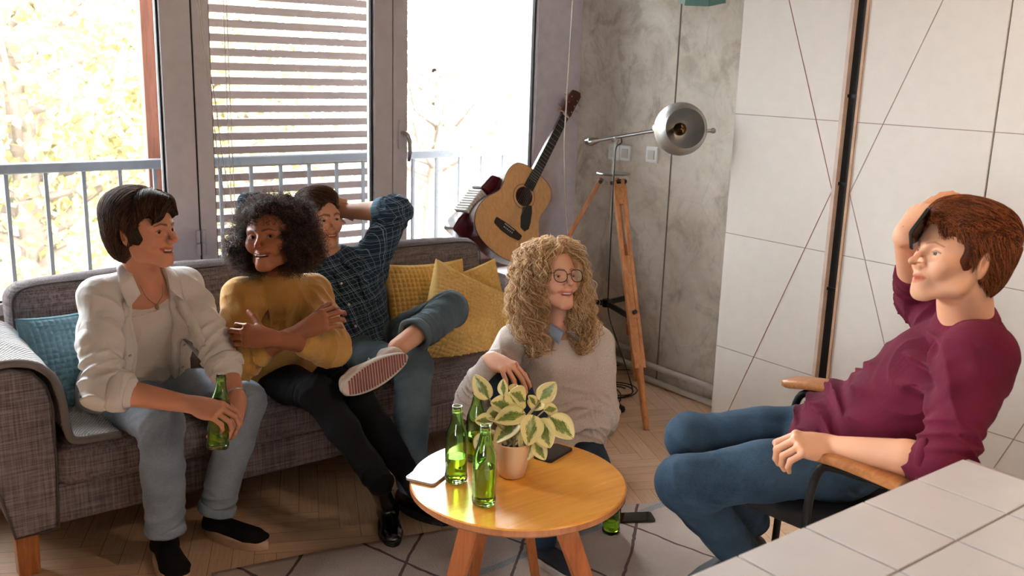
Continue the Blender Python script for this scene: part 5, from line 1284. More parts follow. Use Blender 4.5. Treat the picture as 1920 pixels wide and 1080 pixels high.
    M_btn = plain('shell_button', 'b8b2aa', .3); op0 = J['neck'] + fr * .10 - up * .02; op1 = pel + fr * .20 - up * .02; T.loft([(op0 + up * .04, .062, .16), (lerp(op0, op1, .5), .072, .15), (op1 - up * .08, .115, .2)], [side] * 3, .010, 's', 3.0)
    T.ell(J['neck'] + up * .055, (.064, .064, .09), None, .01, 's')
    sh_ = garment('shirt', T, .0046, M_s, root, lo=lo, hi=hi)
    for q, t0 in (('R', .10), ('L', .16)): e, w_ = J['el' + q], J['wr' + q]; cuff(lerp(e, w_, t0), lerp(e, w_, t0 + .18), .063, .060, M_s, sh_, 'cuff', .018)
    n = J['neck']; c0 = n + up * .035
    for sg in (1, -1):
        A = [c0 - fr * .055 + up * .028, c0 + side * sg * .048 - fr * .02 + up * .024, c0 + side * sg * .060 + fr * .030 - up * .002, c0 + side * sg * .052 + fr * .072 - up * .045]
        B = [c0 - fr * .085 - up * .010, c0 + side * sg * .085 - fr * .03 - up * .014, c0 + side * sg * .108 + fr * .035 - up * .035, c0 + side * sg * .098 + fr * .088 - up * .088]
        strip(sh_, A, B, M_s, 'collar', .004)
        ts = np.linspace(.05, .80, 22); ws = np.interp(ts, [0, .5, .9], [.074, .088, .120]); base = np.array([lerp(op0, op1, t_) + fr * .12 for t_ in ts]); row = hit(T, np.stack([base + side * sg * (ws + .004)[:, None], base + side * sg * (ws + .018)[:, None], base + side * sg * (ws + .032)[:, None]], 1), fr) + fr * .0025
        pkt = MB().grid(row).obj('placket', M_s, sh_, smooth=True, solid=.003)
        for i in (3, 9, 15, 20):
            bq = row[i, 1] + fr * .002; MB().lathe([(0, .0022), (.0048, .0022), (.0055, .001), (.0055, 0)], bq, 14, frame(fr, side)).obj('button', M_btn, pkt, smooth='auto')
    pk = patch(T, lerp(pel, shm, .70) - side * .125 + fr * .10, side, up, .085, .095, nrm(fr - side * .25), M_s, 'chest_pocket', sh_)
    # pendant
    mm = MB(); ch_ = [n + side * .045 + up * .02 + fr * .02, n + side * .03 + fr * .068 - up * .035, n + fr * .085 - up * .062, n - side * .03 + fr * .07 - up * .035, n - side * .045 + up * .02 + fr * .02]
    P = np.array(ch_); t = np.linspace(0, 4, 30); Q_ = np.stack([np.interp(t, range(5), P[:, k]) for k in range(3)], 1)
    for _ in range(3): Q_[1:-1] = (Q_[:-2] + 2 * Q_[1:-1] + Q_[2:]) / 4
    mm.tube(Q_, .0011, 5); mm.sphere(Q_[15] - up * .012 + fr * .003, (.007, .004, .009), None, 12, 8); mm.obj('necklace', plain('old_silver', '8a7a60', .35, .9), root, smooth=True)
    # watch / bracelet on the left wrist
    d = nrm(J['wrL'] - J['elL']); mm = MB(); Rw = frame(d, camB); a = np.arange(32) * 2 * PI / 32; mm.tube([J['wrL'] - d * .030 + Rw @ np.array([math.cos(x) * .0285, math.sin(x) * .0285, 0]) for x in a], .004, 6, closed=True); mm.obj('wristband', M_steel, root, smooth=True)
    # shoes
    M_blk = fabric('black_canvas', '1a1a1e', '101014', thread=1200, bump=.2, streak=False); M_sole = plain('cream_rubber', 'c8a488', .6)
    for h0, t0 in (((296, 1012), (338, 1100)), ((372, 990), (500, 1030))):
        toe = atZ(*t0, 0) * [1, 1, 0]; d = nrm(toe - atZ(*h0, 0) * [1, 1, 0]); shoe(root, toe - d * .275, toe, .058, (M_blk, M_sole), .034, .085)
    # hair: swept pixie cut
    H = Sculpt(); c = J['head']; p = lambda a, b_, d_: c + Rh @ (np.array([a, b_, d_]) * 1.01)
    hair_base(H, p, Rh, 1.01, .016, nape=-.048); H.ell(p(0, -.040, .075), np.array([.078, .085, .062]) * 1.01, Rh, .03); H.ell(p(0, .035, .088), np.array([.062, .052, .032]) * 1.01, Rh, .03)
    hair_cut(H, p, Rh, 1.01, w=.060, line=.068, temple=.038)
    for sgn in (1, -1): H.cone(p(sgn * .072, .016, .012), p(sgn * .071, .020, -.022), .006, .002, .010)
    H.cone(p(-.02, .082, .082), p(.036, .094, .052), .016, .012, .02); H.cone(p(.036, .092, .052), p(.058, .078, .022), .012, .003, .014); H.cone(p(-.02, .080, .085), p(-.052, .074, .045), .015, .006, .02)
    V, Q = H.mesh(.004, c - .2, c + .2); M_h = hair_mat('dark_brown_hair', '74503e', '1a0e0a'); cap = to_mesh('hair', [(V, Q)], cap_mat('hair_under_1', '24150f'), root)
    gg = np.random.default_rng(11); rt = surf_points(V, Q, 7500, gg)
    part = p(-.03, .03, .135)
    def field(P, t):
        L = (P - c) @ Rh; d = np.stack([np.sign(L[:, 0] + .02) * .5 + 0 * L[:, 0], -L[:, 1] * 3 - .25 + np.where(L[:, 2] > .07, -.2, 0), -.6 - np.clip(.08 - L[:, 2], 0, 1) * 4], 1); fr_ = L[:, 1] > .03
        d[fr_] = np.stack([np.where(L[fr_, 0] > -.02, 1.0, -.8), .5 * np.ones(fr_.sum()), -.55 * np.ones(fr_.sum())], 1); return d @ Rh.T + gg.normal(size=P.shape) * .10
    def stop(P):
        L = ((P - c) @ Rh) / 1.01; return ((L[:, 1] > .035) & (L[:, 2] < np.interp(L[:, 0], [-.06, -.03, .01, .045, .075], [.040, .062, .066, .046, .016]))) | ((L[:, 1] > .012) & (L[:, 2] < -.026)) | (L[:, 2] < -.098)
    st = comb(H, rt, field, 12, .0065, .006, gg, stop); strands('strands', st, .0006, M_h, cap)
    global BOT1; BOT1 = (bb, bt); return root
person1()
bb, bt = BOT1; bottle(bb, 'green glass beer bottle held between the hands of the person in white', .10, frame(bt - bb, camR))

# ---------------------------------------------------------------- 2: afro bob, mustard sweater
def person2():
    J = dict(head=D(511, 446, 3.30), neck=D(520, 522, 3.40), shR=D(452, 556, 3.34), shL=D(588, 548, 3.52), elR=D(447, 676, 3.22), wrR=D(572, 618, 3.22), elL=D(620, 650, 3.34), wrL=D(502, 634, 3.13),
             hipR=atY(492, 706, 3.42), hipL=atY(572, 698, 3.46), anR=D(700, 880, 3.42), anL=D(745, 900, 3.42))
    J['knR'] = reach(J['hipR'], 598, 738, .46); J['knL'] = reach(J['hipL'], 662, 735, .46)
    J['anR'] = reach(J['knR'], 712, 905, .40, True); J['anL'] = reach(J['knL'], 790, 925, .42, True)
    hands = dict(R=dict(d=cv(.86, .42, .05), b=cv(-.15, .25, .95), t=-1, c=((.55, .8, .4), (.5, .8, .4), (.5, .8, .4), (.5, .7, .4)), th=(.2, .2), to=.6),
                 L=dict(d=cv(-.97, .14, .05), b=cv(.05, .25, .95), t=1, c=((.5, .8, .4), (.45, .8, .4), (.45, .8, .4), (.45, .7, .4)), th=(.1, .1), to=.8))
    hf, hu = cv(-.20, .0, .98), cv(-.05, .99, .04)
    root, b, S, Rh = build_body('person', 'seated woman with a dark curly bob in a mustard sweater with folded arms', J, False, M_sk2, 1.05, hf, hu, hands, smile=.8, open_=.36, lipc=(.75, .42, .38), brow=(.12, .09, .08), iris='1a0e08', gaze=(-.25, .05), eye_open=1.1, brow_th=.9)
    pel, shm = lerp(J['hipR'], J['hipL'], .5), lerp(J['shR'], J['shL'], .5); side = nrm(J['shR'] - J['shL']); hs = nrm(J['hipR'] - J['hipL']); up = nrm(shm - pel); fr = nrm(np.cross(up, side))
    if fr @ camB < 0: fr = -fr
    allj = np.array(list(J.values())); lo, hi = allj.min(0) - .2, allj.max(0) + .2
    M_p = fabric('black_trouser', '17171c', '0d0d11', thread=1400, wr=0.4, bump=.15, streak=False); T = trousers(J, hs, .155, .115, (.085, .062, .054, .046), seed=23, fa=.004); garment('trousers', T, .0055, M_p, root, lo=lo, hi=hi)
    t = NT('mustard_knit'); v = t.coord('Object'); rib = t.wave(t.coord('Object', (1, 1, .15)), 55, 'X', 1); n = t.noise(v, 9, 3); n2 = t.noise(v, 220, 2)
    t.col(t.mix(t.math('MULTIPLY', n2, .3), t.ramp(n, [(0.3, 'ab7c3e'), (0.7, 'bd9150')]), '8f6330')); t.rough(.95); t.b.inputs['Specular IOR Level'].default_value = .1; t.b.inputs['Sheen Weight'].default_value = .25; t.bump(t.math('ADD', t.math('MULTIPLY', t.noise(v, 8, 2, .5, 1.5), 9), t.math('ADD', n2, t.math('MULTIPLY', rib, .5))), .6, .0018); M_k = t.m
    T = Sculpt(); T.loft([(pel - up * .0, .180, .145), (lerp(pel, shm, .3), .180, .140), (lerp(pel, shm, .75), .172, .125), (shm - up * .02, .14, .070)], [hs, side, side, side], 0); T.cone(J['shR'], J['shL'], .054, .054, .04); T.cone(shm, J['neck'] + up * .01, .085, .066, .05)
    for q, cu in (('R', .30), ('L', .38)):
        a, e, w_ = J['sh' + q], J['el' + q], J['wr' + q]; T.cone(a, e, .066, .068, .04); T.cone(e, lerp(e, w_, cu), .064, .052, .03); T.disp(*folds(e, .13, nrm(w_ - e), .032, .009, 31)); T.disp(*folds(lerp(a, e, .3), .13, nrm(e - a + side * .3), .04, .006, 32)); T.disp(*crumple(lerp(a, e, .5), .2, .004, 16, 33))
    T.disp(*folds(J['shR'] + fr * .06 - side * .05 - up * .10, .17, nrm(side + up * .25), .045, .008, 36)); T.disp(*folds(J['shL'] + fr * .06 + side * .05 - up * .10, .17, nrm(side - up * .25), .045, .007, 37))
    T.disp(*crumple(pel + fr * .1, .22, .005, 10, 35))
    T.plane(pel - up * .085, -up)
    T.ell(J['neck'] + up * .085, (.056, .056, .050), None, .008, 's')
    k_ = garment('sweater', T, .0046, M_k, root, lo=lo, hi=hi)
    nd = nrm(J['head'] - J['neck']); cuff(J['neck'] - nd * .025, J['neck'] + nd * .045, .068, .060, M_k, k_, 'turtleneck', .010)
    for q, t0 in (('R', .26), ('L', .33)): e, w_ = J['el' + q], J['wr' + q]; cuff(lerp(e, w_, t0), lerp(e, w_, t0 + .08), .053, .046, M_k, k_, 'cuff', .008)
    d = nrm(J['wrR'] - J['elR'])
    M_boot = plain('black_leather', '0c0c0e', .25, coat=.3); M_bs = plain('black_sole', '141212', .6)
    for q, tx, hx in (('R', (738, 1030), (722, 955)), ('L', (840, 985), (775, 960))):
        toe = atZ(*tx, .0); heel = atZ(*hx, .0); heel = toe + nrm(heel - toe) * .25
        shoe(root, heel, toe, .047, (M_boot, M_bs), .03, .09, 'boot', ank=lerp(J['an' + q], J['kn' + q], .12) if q == 'R' else J['an' + q] + np.array([0, 0, .03]))
    # curly hair
    c = J['head']; s = 1.05; H = Sculpt(); p = lambda a, b_, d_: c + Rh @ (np.array([a, b_, d_]) * s)
    H.ell(p(-.0, -.040, .035), np.array([.125, .105, .100]) * s, Rh, 0); H.ell(p(-.075, -.02, -.02), np.array([.072, .075, .078]) * s, Rh, .03); H.ell(p(.080, -.02, -.02), np.array([.068, .075, .078]) * s, Rh, .03); H.ell(p(0, .035, .085), np.array([.085, .05, .036]) * s, Rh, .03)
    H.ell(p(0, .122, -.046), np.array([.057, .085, .080]) * s, Rh, .012, 's'); H.disp(*crumple(c, .3, .014, 40, 40))
    V, Q = H.mesh(.0055, c - .26, c + .26); M_h = hair_mat('black_brown_curls', '5c3e33', '170d0a'); cap = to_mesh('hair', [(V, Q)], cap_mat('hair_under_2', '1c110d'), root)
    gg = np.random.default_rng(12); N = 8500; rt = surf_points(V, Q, N, gg); out = nrm_rows(rt - p(0, -.02, .0)); M_ = 26; t_ = np.linspace(0, 1, M_)
    L = .030 + .030 * gg.random(N); ax = nrm_rows(out + gg.normal(size=(N, 3)) * .8 + np.array([0, 0, -.5])); a1 = nrm_rows(np.cross(ax, gg.normal(size=(N, 3)))); a2 = np.cross(ax, a1); rc = .0035 + .0035 * gg.random(N); turns = 2.0 + 1.6 * gg.random(N); ph = gg.random(N) * 6.3
    th = turns[:, None] * 2 * PI * t_ + ph[:, None]; pts = (rt - out * .012)[:, None, :] + ax[:, None, :] * (L[:, None] * t_)[..., None] + (a1[:, None, :] * np.cos(th)[..., None] + a2[:, None, :] * np.sin(th)[..., None]) * rc[:, None, None] * (0.4 + .6 * t_)[None, :, None]
    # keep the face clear
    Lp = ((pts - c) @ Rh) / s; bad = ((abs(Lp[..., 0]) < .052) & (Lp[..., 1] > .055) & (Lp[..., 2] < .030) & (Lp[..., 2] > -.12)).any(1); strands('curls', pts[~bad], .0006, M_h, cap)
    return root
def nrm_rows(a): return a / (np.linalg.norm(a, axis=-1, keepdims=True) + 1e-9)
person2()

# ---------------------------------------------------------------- 3: man leaning back, checked shirt
def plaid(name, c, line):
    t = NT(name); tc = t.node('ShaderNodeTexCoord'); mp = t.node('ShaderNodeMapping'); t.link(tc.outputs['Object'], mp.inputs[0]); mp.inputs['Rotation'].default_value = (.1, .25, -.35); nz = t.node('ShaderNodeTexNoise', i_Scale=4.0); t.link(mp.outputs[0], nz.inputs['Vector'])
    vv = t.mix(.035, mp.outputs[0], nz.outputs['Color']); sp = t.node('ShaderNodeSeparateXYZ'); t.link(vv, sp.inputs[0]); ls = []
    for ax in (0, 2):
        f = t.math('PINGPONG', sp.outputs[ax], .0088); ls.append(t.math('LESS_THAN', f, .0006)); f2 = t.math('PINGPONG', t.math('ADD', sp.outputs[ax], .006), .0264); ls.append(t.math('MULTIPLY', t.math('LESS_THAN', f2, .0009), 1.2))
    m = ls[0]
    for l in ls[1:]: m = t.math('MAXIMUM', m, l)
    n = t.noise(t.coord('Object'), 8, 3); cc = lin(c); base = t.ramp(n, [(.3, tuple(x * .7 for x in cc[:3]) + (1,)), (.7, c)]); t.col(t.mix(t.math('MULTIPLY', m, .55), base, line)); t.rough(.9); t.b.inputs['Specular IOR Level'].default_value = .15
    t.bump(t.noise(t.coord('Object'), 300, 2), .2, .001); return t.m
def person3():
    J = dict(head=D(596, 414, 3.92), neck=D(618, 492, 4.00), shR=D(566, 494, 3.98), shL=D(690, 500, 4.08), hipR=atY(640, 668, 3.44), hipL=atY(702, 658, 3.46))
    J['elR'] = reach(J['shR'], 468, 384, .30, True); J['wrR'] = J['head'] + cv(-.035, .06, -.10); J['elL'] = reach(J['shL'], 742, 396, .29, True); J['wrL'] = D(640, 396, 4.10)
    J['knR'] = reach(J['hipR'], 775, 690, .43, True); J['knL'] = reach(J['hipL'], 842, 582, .42, True); J['anR'] = reach(J['knR'], 770, 900, .44, True); J['anL'] = D(745, 652, depth(J['knR']) - .13)
    hands = dict(R=dict(d=cv(.75, .0, -.6), b=cv(-.3, .5, -.7), t=1, c=CU['rest']), L=dict(d=cv(-.85, .1, -.5), b=cv(.1, .4, -.9), t=-1, c=CU['rest']))
    hf, hu = cv(.72, .0, .69), cv(-.02, .98, .18)
    root, b, S, Rh = build_body('person', 'man in a dark checked shirt leaning back on the sofa with hands behind his head', J, True, M_sk3, 1.05, hf, hu, hands, smile=.6, open_=.4, lipc=(.74, .40, .36), brow=(.30, .20, .15), stubble=.45, iris='3a2818', gaze=(-.1, -.05), jaw=1.08, nose=1.1, eye_open=.85, brow_th=1.3, neck_r=.058)

    pel, shm = lerp(J['hipR'], J['hipL'], .5), lerp(J['shR'], J['shL'], .5); side = nrm(J['shR'] - J['shL']); hs = nrm(J['hipR'] - J['hipL']); up = nrm(shm - pel); fr = nrm(np.cross(up, side))
    if fr @ camB < 0: fr = -fr
    allj = np.array(list(J.values())); lo, hi = allj.min(0) - .2, allj.max(0) + .2
    M_p = fabric('slate_chino', '59666c', '434f57', thread=1500, wr=0.45, bump=.15, var=.05, streak=False); dl = nrm(J['anL'] - J['knL']); J2 = dict(J); J2['anL'] = J['anL'] - dl * .175; T = trousers(J2, hs, .165, .125, {'R': (.090, .072, .068, .060), 'L': (.088, .073, .070, .064)}, seed=43, fa=.006)
    T.cone(J['anL'] - dl * .125, J['anL'] - dl * .06, .052, .052, .004, 's'); garment('trousers', T, .005, M_p, root, lo=lo, hi=hi)
    cuff(J['anL'] - dl * .150, J['anL'] - dl * .112, .066, .067, M_p, root, 'trouser_cuff', .012)
    M_c = plaid('dark_checked_cotton', '24384a', '9aa9b5'); T = Sculpt()
    T.loft([(pel - up * .02 + fr * .01, .180, .145), (lerp(pel, shm, .3), .172, .135), (lerp(pel, shm, .75), .182, .130), (shm - up * .02, .15, .075)], [hs, side, side, side], 0); T.cone(J['shR'], J['shL'], .062, .062, .04)
    for q in 'RL':
        a, e, w_ = J['sh' + q], J['el' + q], J['wr' + q]; T.cone(a, e, .078, .064, .05); T.cone(e, lerp(e, w_, .22), .064, .056, .02); T.disp(*folds(a + up * .02, .16, nrm(e - a), .04, .009, 51)); T.disp(*folds(e, .13, nrm(e - a), .03, .008, 52))
    T.disp(*crumple(lerp(pel, shm, .5) + fr * .1, .3, .008, 13, 53)); T.disp(*folds(lerp(pel, shm, .15) + fr * .12, .22, nrm(up + side * .3), .05, .010, 54)); T.disp(*folds(J['shL'] + fr * .08 + side * .04 - up * .06, .15, nrm(side * .8 + up), .05, .008, 55))
    T.cone(shm, J['neck'], .085, .070, .05); T.ell(J['neck'] + up * .07 + fr * .015, (.058, .058, .070), None, .01, 's'); T.plane(pel - up * .10, -up)
    sh_ = garment('shirt', T, .0046, M_c, root, lo=lo, hi=hi)
    for q in 'RL': e, w_ = J['el' + q], J['wr' + q]; cuff(lerp(e, w_, .13), lerp(e, w_, .30), .062, .058, plaid('checked_inside', '5f7f95', 'a9bac6') if q == 'R' else bpy.data.materials['checked_inside'], sh_, 'cuff', .018)
    n = J['neck']; c0 = n + up * .03
    for sg in (1, -1):
        A = [c0 - fr * .055 + up * .035, c0 + side * sg * .055 - fr * .02 + up * .03, c0 + side * sg * .060 + fr * .035 + up * .008, c0 + side * sg * .022 + fr * .080 - up * .022]
        B = [c0 - fr * .09, c0 + side * sg * .092 - fr * .03 - up * .008, c0 + side * sg * .105 + fr * .045 - up * .028, c0 + side * sg * .065 + fr * .105 - up * .072]
        strip(sh_, A, B, M_c, 'collar', .005)
    pk = lerp(pel, shm, .72) - side * .10 + fr * .1; patch(T, pk, side, up, .105, .115, nrm(fr - side * .2), M_c, 'chest_pocket', sh_, .004); patch(T, pk + up * .045, side, up, .11, .035, nrm(fr - side * .2), M_c, 'pocket_flap', sh_, .007)
    ts = np.linspace(.02, .95, 26); base = np.array([lerp(J['neck'] - up * .05, pel - up * .06, t_) + fr * .26 for t_ in ts]); row = hit(T, np.stack([base - side * .016, base, base + side * .016], 1), fr) + fr * .003; pkt = MB().grid(row).obj('placket', M_c, sh_, smooth=True, solid=.003)
    for i in (3, 9, 15, 21): MB().lathe([(0, .0022), (.0048, .0022), (.0055, 0)], row[i, 1] + fr * .002, 14, frame(fr, side)).obj('button', bpy.data.materials['shell_button'], pkt, smooth='auto')
    # shoes: left sole towards the camera
    M_wh = plain('beige_suede', 'c4b0a2', .8, bump=.3, scale=90); M_so = plain('white_rubber', 'cfc2b8', .6); M_tr = plain('brown_tread', '8a4a42', .7); M_lc = plain('white_lace', 'e6e2dc', .8)
    heel = D(746, 666, depth(J['anL']) - .05); toe = heel + nrm(D(676, 706, depth(J['anL']) - .18) - heel) * .26; heelb = heel
    nout = nrm(cv(.10, -.30, .95)); 
    shoe(root, heel + nout * .045 + cv(.035, .01, 0), toe + nout * .045, .056, (M_wh, M_so, M_tr), .024, .085, 'shoe', up=-nout, laces=M_lc, tread=True)
    toeR = atZ(868, 962, .0); heR = toeR + nrm(atZ(770, 930, 0) - toeR) * .27; shoe(root, heR, toeR, .052, (M_wh, M_so), .024, .07, 'shoe')
    # hair
    c = J['head']; s = 1.05; H = Sculpt(); p = lambda a, b_, d_: c + Rh @ (np.array([a, b_, d_]) * s)
    hair_base(H, p, Rh, s, .008, nape=-.050); H.ell(p(0, .050, .088), np.array([.054, .040, .032]) * s, Rh, .03); H.ell(p(0, .0, .098), np.array([.056, .07, .030]) * s, Rh, .03); hair_cut(H, p, Rh, s, w=.060, line=.080)
    V, Q = H.mesh(.004, c - .2, c + .2); M_h = hair_mat('mid_brown_hair', '7a5a42', '2c1b12'); cap = to_mesh('hair', [(V, Q)], cap_mat('hair_under_3', '3a271b'), root); gg = np.random.default_rng(13); rt = surf_points(V, Q, 5000, gg)
    def field(P, t):
        L = (P - c) @ Rh; d = np.stack([.25 + 0 * L[:, 0], -.9 + 0 * L[:, 0], -.3 - np.clip(.07 - L[:, 2], 0, 1) * 8], 1); q = (L[:, 1] > .02) & (L[:, 2] > .06); d[q] = np.array([.7, -.4, .4]); return d @ Rh.T + gg.normal(size=P.shape) * .12
    strands('strands', comb(H, rt, field, 9, .005, .008, gg), .0006, M_h, cap)
    return root
person3()

# ---------------------------------------------------------------- 4: blonde curls, glasses, on the floor
def person4():
    J = dict(head=D(1034, 524, 3.40), neck=D(1040, 606, 3.46), shR=D(968, 642, 3.40), shL=D(1118, 646, 3.58), hipR=atY(1010, 845, 2.74), hipL=atY(1090, 850, 2.72))
    J['elR'] = reach(J['shR'], 888, 752, .28, True); J['wrR'] = reach(J['elR'], 922, 674, .235, True); J['elL'] = reach(J['shL'], 1128, 778, .26, False); J['wrL'] = reach(J['elL'], 1068, 862, .24, True)
    J['knR'] = D(952, 722, depth(J['wrR']) + .055); J['hipR'] = reach(J['knR'], 1008, 835, .44, False); J['hipL'] = J['hipR'] + (J['shL'] - J['shR']) * .5; J['anR'] = J['knR'] + np.array([.13, -.05, -.40]); J['anR'][2] = .1
    J['knL'] = J['hipL'] + nrm(cv(.15, -.25, .95) * [1, 1, .0]) * .40 + [0, 0, -.02]; J['anL'] = J['knL'] + nrm(np.array([.5, .8, -.05])) * .38; J['anL'][2] = .06

    hands = dict(R=dict(d=cv(.72, -.28, .55), b=cv(.15, .90, .40), t=-1, c=((.55, .35, .2), (.65, .35, .2), (.75, .35, .2), (.85, .4, .2)), th=(.2, .2), to=.5, sp=.12), L=dict(d=cv(-.7, -.5, .3), b=cv(0, .8, .5), t=1, c=CU['rest']))
    hf, hu = cv(.52, .14, .84), cv(-.08, .99, -.10)
    root, b, S, Rh = build_body('person', 'woman with long blonde curls and glasses in a grey sweater sitting on the floor', J, False, M_sk4, 1.04, hf, hu, hands, smile=.95, open_=.45, lipc=(.78, .40, .38), brow=(.45, .32, .22), iris='3d4c50', gaze=(-.25, .05), eye_open=.7)
    pel, shm = lerp(J['hipR'], J['hipL'], .5), lerp(J['shR'], J['shL'], .5); side = nrm(J['shR'] - J['shL']); hs = side; up = nrm(shm - pel); fr = nrm(np.cross(up, side))
    if fr @ camB < 0: fr = -fr
    allj = np.array(list(J.values())); lo, hi = allj.min(0) - .2, allj.max(0) + .2
    M_j = denim('navy_denim', '2c3d55', '1c2838'); T = trousers(J, hs, .165, .125, (.085, .068, .062, .055), seed=63, fa=.004); garment('jeans', T, .0055, M_j, root, lo=lo, hi=hi)
    t = NT('oat_knit'); v = t.coord('Object'); n = t.noise(v, 120, 3); n2 = t.noise(t.coord('Object', (220, 220, 60)), 2, 2); t.col(t.mix(n, t.ramp(n2, [(.35, 'ab9c93'), (.65, 'd0c3b9')]), 'bdafa5')); t.rough(.95); t.b.inputs['Specular IOR Level'].default_value = .1; t.b.inputs['Sheen Weight'].default_value = .2; t.bump(n2, .4, .0012); M_k = t.m
    T = Sculpt(); T.loft([(pel - up * .04, .185, .150), (lerp(pel, shm, .3), .180, .145), (lerp(pel, shm, .78), .172, .125), (shm - up * .02, .135, .068)], [hs, side, side, side], 0); T.cone(J['shR'], J['shL'], .056, .058, .04)
    for q, cu in (('R', .88), ('L', .85)):
        a, e, w_ = J['sh' + q], J['el' + q], J['wr' + q]; T.cone(a, e, .066, .060, .04); T.cone(e, lerp(e, w_, .5), .060, .050, .03); T.cone(lerp(e, w_, .5), lerp(e, w_, cu), .050, .038, .02); T.disp(*folds(lerp(e, w_, .2), .15, nrm(w_ - e), .022, .008, 71)); T.disp(*folds(lerp(a, e, .3), .14, nrm(e - a + side * .4), .05, .006, 72))
    T.disp(*crumple(lerp(pel, shm, .5) + fr * .08, .3, .007, 12, 73)); T.disp(*folds(pel + up * .1 + fr * .1, .2, up, .045, .008, 74)); T.disp(*folds(J['shL'] + side * .07 - up * .14, .16, nrm(side + up * .2), .05, .009, 75))
    T.ell(J['neck'] + up * .045 + fr * .02, (.062, .062, .070), None, .01, 's'); sw = garment('sweater', T, .0046, M_k, root, lo=lo, hi=hi)
    M_c = fabric('blue_chambray', '8797ae', '6f819a', thread=1500, bump=.15, streak=False); n_ = J['neck']; c0 = n_ + up * .015
    for sg in (1, -1):
        A = [c0 - fr * .05 + up * .03, c0 + side * sg * .052 - fr * .01 + up * .025, c0 + side * sg * .056 + fr * .040 - up * .005, c0 + side * sg * .012 + fr * .080 - up * .035]
        B = [c0 - fr * .085, c0 + side * sg * .085 - fr * .02 - up * .01, c0 + side * sg * .092 + fr * .055 - up * .030, c0 + side * sg * .050 + fr * .105 - up * .078]
        strip(sw, A, B, M_c, 'shirt_collar', .003)
    T = Sculpt(); T.loft([(pel - up * .02, .170, .14), (pel - up * .13, .175, .15)], hs, 0); T.plane(pel - up * .15, -up); T.disp(*folds(pel - up * .1, .25, side, .06, .008, 77)); garment('shirt_tail', T, .006, M_c, root, lo=lo, hi=hi)
    d = nrm(J['wrR'] - J['elR']); cuff(J['wrR'] - d * .045, J['wrR'] - d * .020, .034, .033, M_c, sw, 'shirt_cuff', .006)
    # shoes (hidden mostly)
    M_b = plain('navy_shoe', '1d2230', .6); M_s = plain('white_sole', 'c9c2ba', .6)
    heel = J['anR'] * [1, 1, 0] + [0, .04, 0.007]; shoe(root, heel, heel + np.array([.02, -.25, 0]), .046, (M_b, M_s), .025, .07)
    h2 = J['anL'] * [1, 1, 0] + [0, 0, .01]; shoe(root, h2, h2 + np.array([.1, .21, 0]), .046, (M_b, M_s), .025, .07)
    # glasses
    c = J['head']; s = 1.04; p = lambda a, b_, d_: c + Rh @ (np.array([a, b_, d_]) * s)
    gl_ = MB(); lens = MB()
    for q in (-1, 1):
        ring = []
        for a in np.linspace(0, 2 * PI, 36, endpoint=False):
            ca, sa = math.cos(a), math.sin(a); ring.append(p(q * .033 + .0245 * np.sign(ca) * abs(ca) ** .85, .1075 - .006 * abs(q * .033 + .0245 * ca) / .05, -.004 + .0205 * np.sign(sa) * abs(sa) ** .85 + .003 * (sa > 0) * abs(ca)))
        gl_.tube(ring, .0016, 8, closed=True); ring = np.array(ring); cen = ring.mean(0); lens.add(np.vstack([ring, cen + Rh[:, 1] * .002]), [(i, (i + 1) % 36, 36) for i in range(36)])
        gl_.tube([p(q * .057, .100, .008), p(q * .0735, .085, .010), p(q * .080, .04, .010), p(q * .078, -.008, .008), p(q * .075, -.022, -.010)], .0017, 6)
    gl_.tube([p(-.0095, .1075, .0), p(0, .111, .003), p(.0095, .1075, .0)], .0017, 8); gg_ = gl_.obj('glasses', plain('tortoise_frame', '3a2018', .25, coat=.3), root, smooth=True); lens.obj('lens', M_glass, gg_, smooth=True)
    # hair
    H = Sculpt(); hair_base(H, p, Rh, s, .016, nape=-.06); H.ell(p(0, -.01, .085), np.array([.070, .085, .040]) * s, Rh, .04)
    for q in (1, -1):
        H.loft([(p(q * .060, .010, .060), .030, .040), (p(q * .086, .000, .0), .034, .052), (p(q * .108, -.004, -.09), .046, .054), (p(q * .112, .008, -.17), .042, .046), (p(q * .095, .02, -.225), .02, .03)], Rh[:, 0], .04)
    H.ell(p(0, -.075, -.08), np.array([.09, .05, .12]) * s, Rh, .04); H.ell(p(.004, .114, -.030), np.array([.066, .078, .122]) * s, Rh, .010, 's'); H.disp(*crumple(p(0, 0, -.08), .32, .012, 30, 80))
    H.ell(p(0, .02, -.15), np.array([.056, .1, .11]) * s, Rh, .02, 's')
    V, Q = H.mesh(.005, c - .34, c + .24); M_h = hair_mat('blonde_curls', 'f0d2a4', '8f6038', .4); cap = to_mesh('hair', [(V, Q)], cap_mat('hair_under_4', '9a7550'), root)
    gg = np.random.default_rng(14); N = 5600; rt = surf_points(V, Q, N, gg)
    def field(P, t):
        L = (P - c) @ Rh; sgn = np.sign(L[:, 0] - .01); d = np.stack([sgn * np.clip((L[:, 2] + .02) * 8, -.35, 1.0), -.2 + 0 * sgn, -1.0 + 0 * sgn], 1); return d @ Rh.T + gg.normal(size=P.shape) * .08
    st = comb(H, rt, field, 26, .0060, .016, gg); # add curl
    M_ = st.shape[1]; T_ = np.gradient(st, axis=1); T_ = nrm_rows(T_); a1 = nrm_rows(np.cross(T_, gg.normal(size=(N, 1, 3)) + 0 * T_)); a2 = np.cross(T_, a1); cl = gg.random(N) * 6.3
    cell = .026; key = np.floor((rt - c) / cell); ph = (np.sin(key @ np.array([12.9, 78.2, 37.7])) * 43758.5) % 6.28; rnd = (ph * 5.3) % 1; tl = np.linspace(0, 1, M_)
    pull = ((key + .5) * cell - (rt - c)); st = st + pull[:, None, :] * (.85 * np.clip(tl * 2.5, 0, 1))[None, :, None]
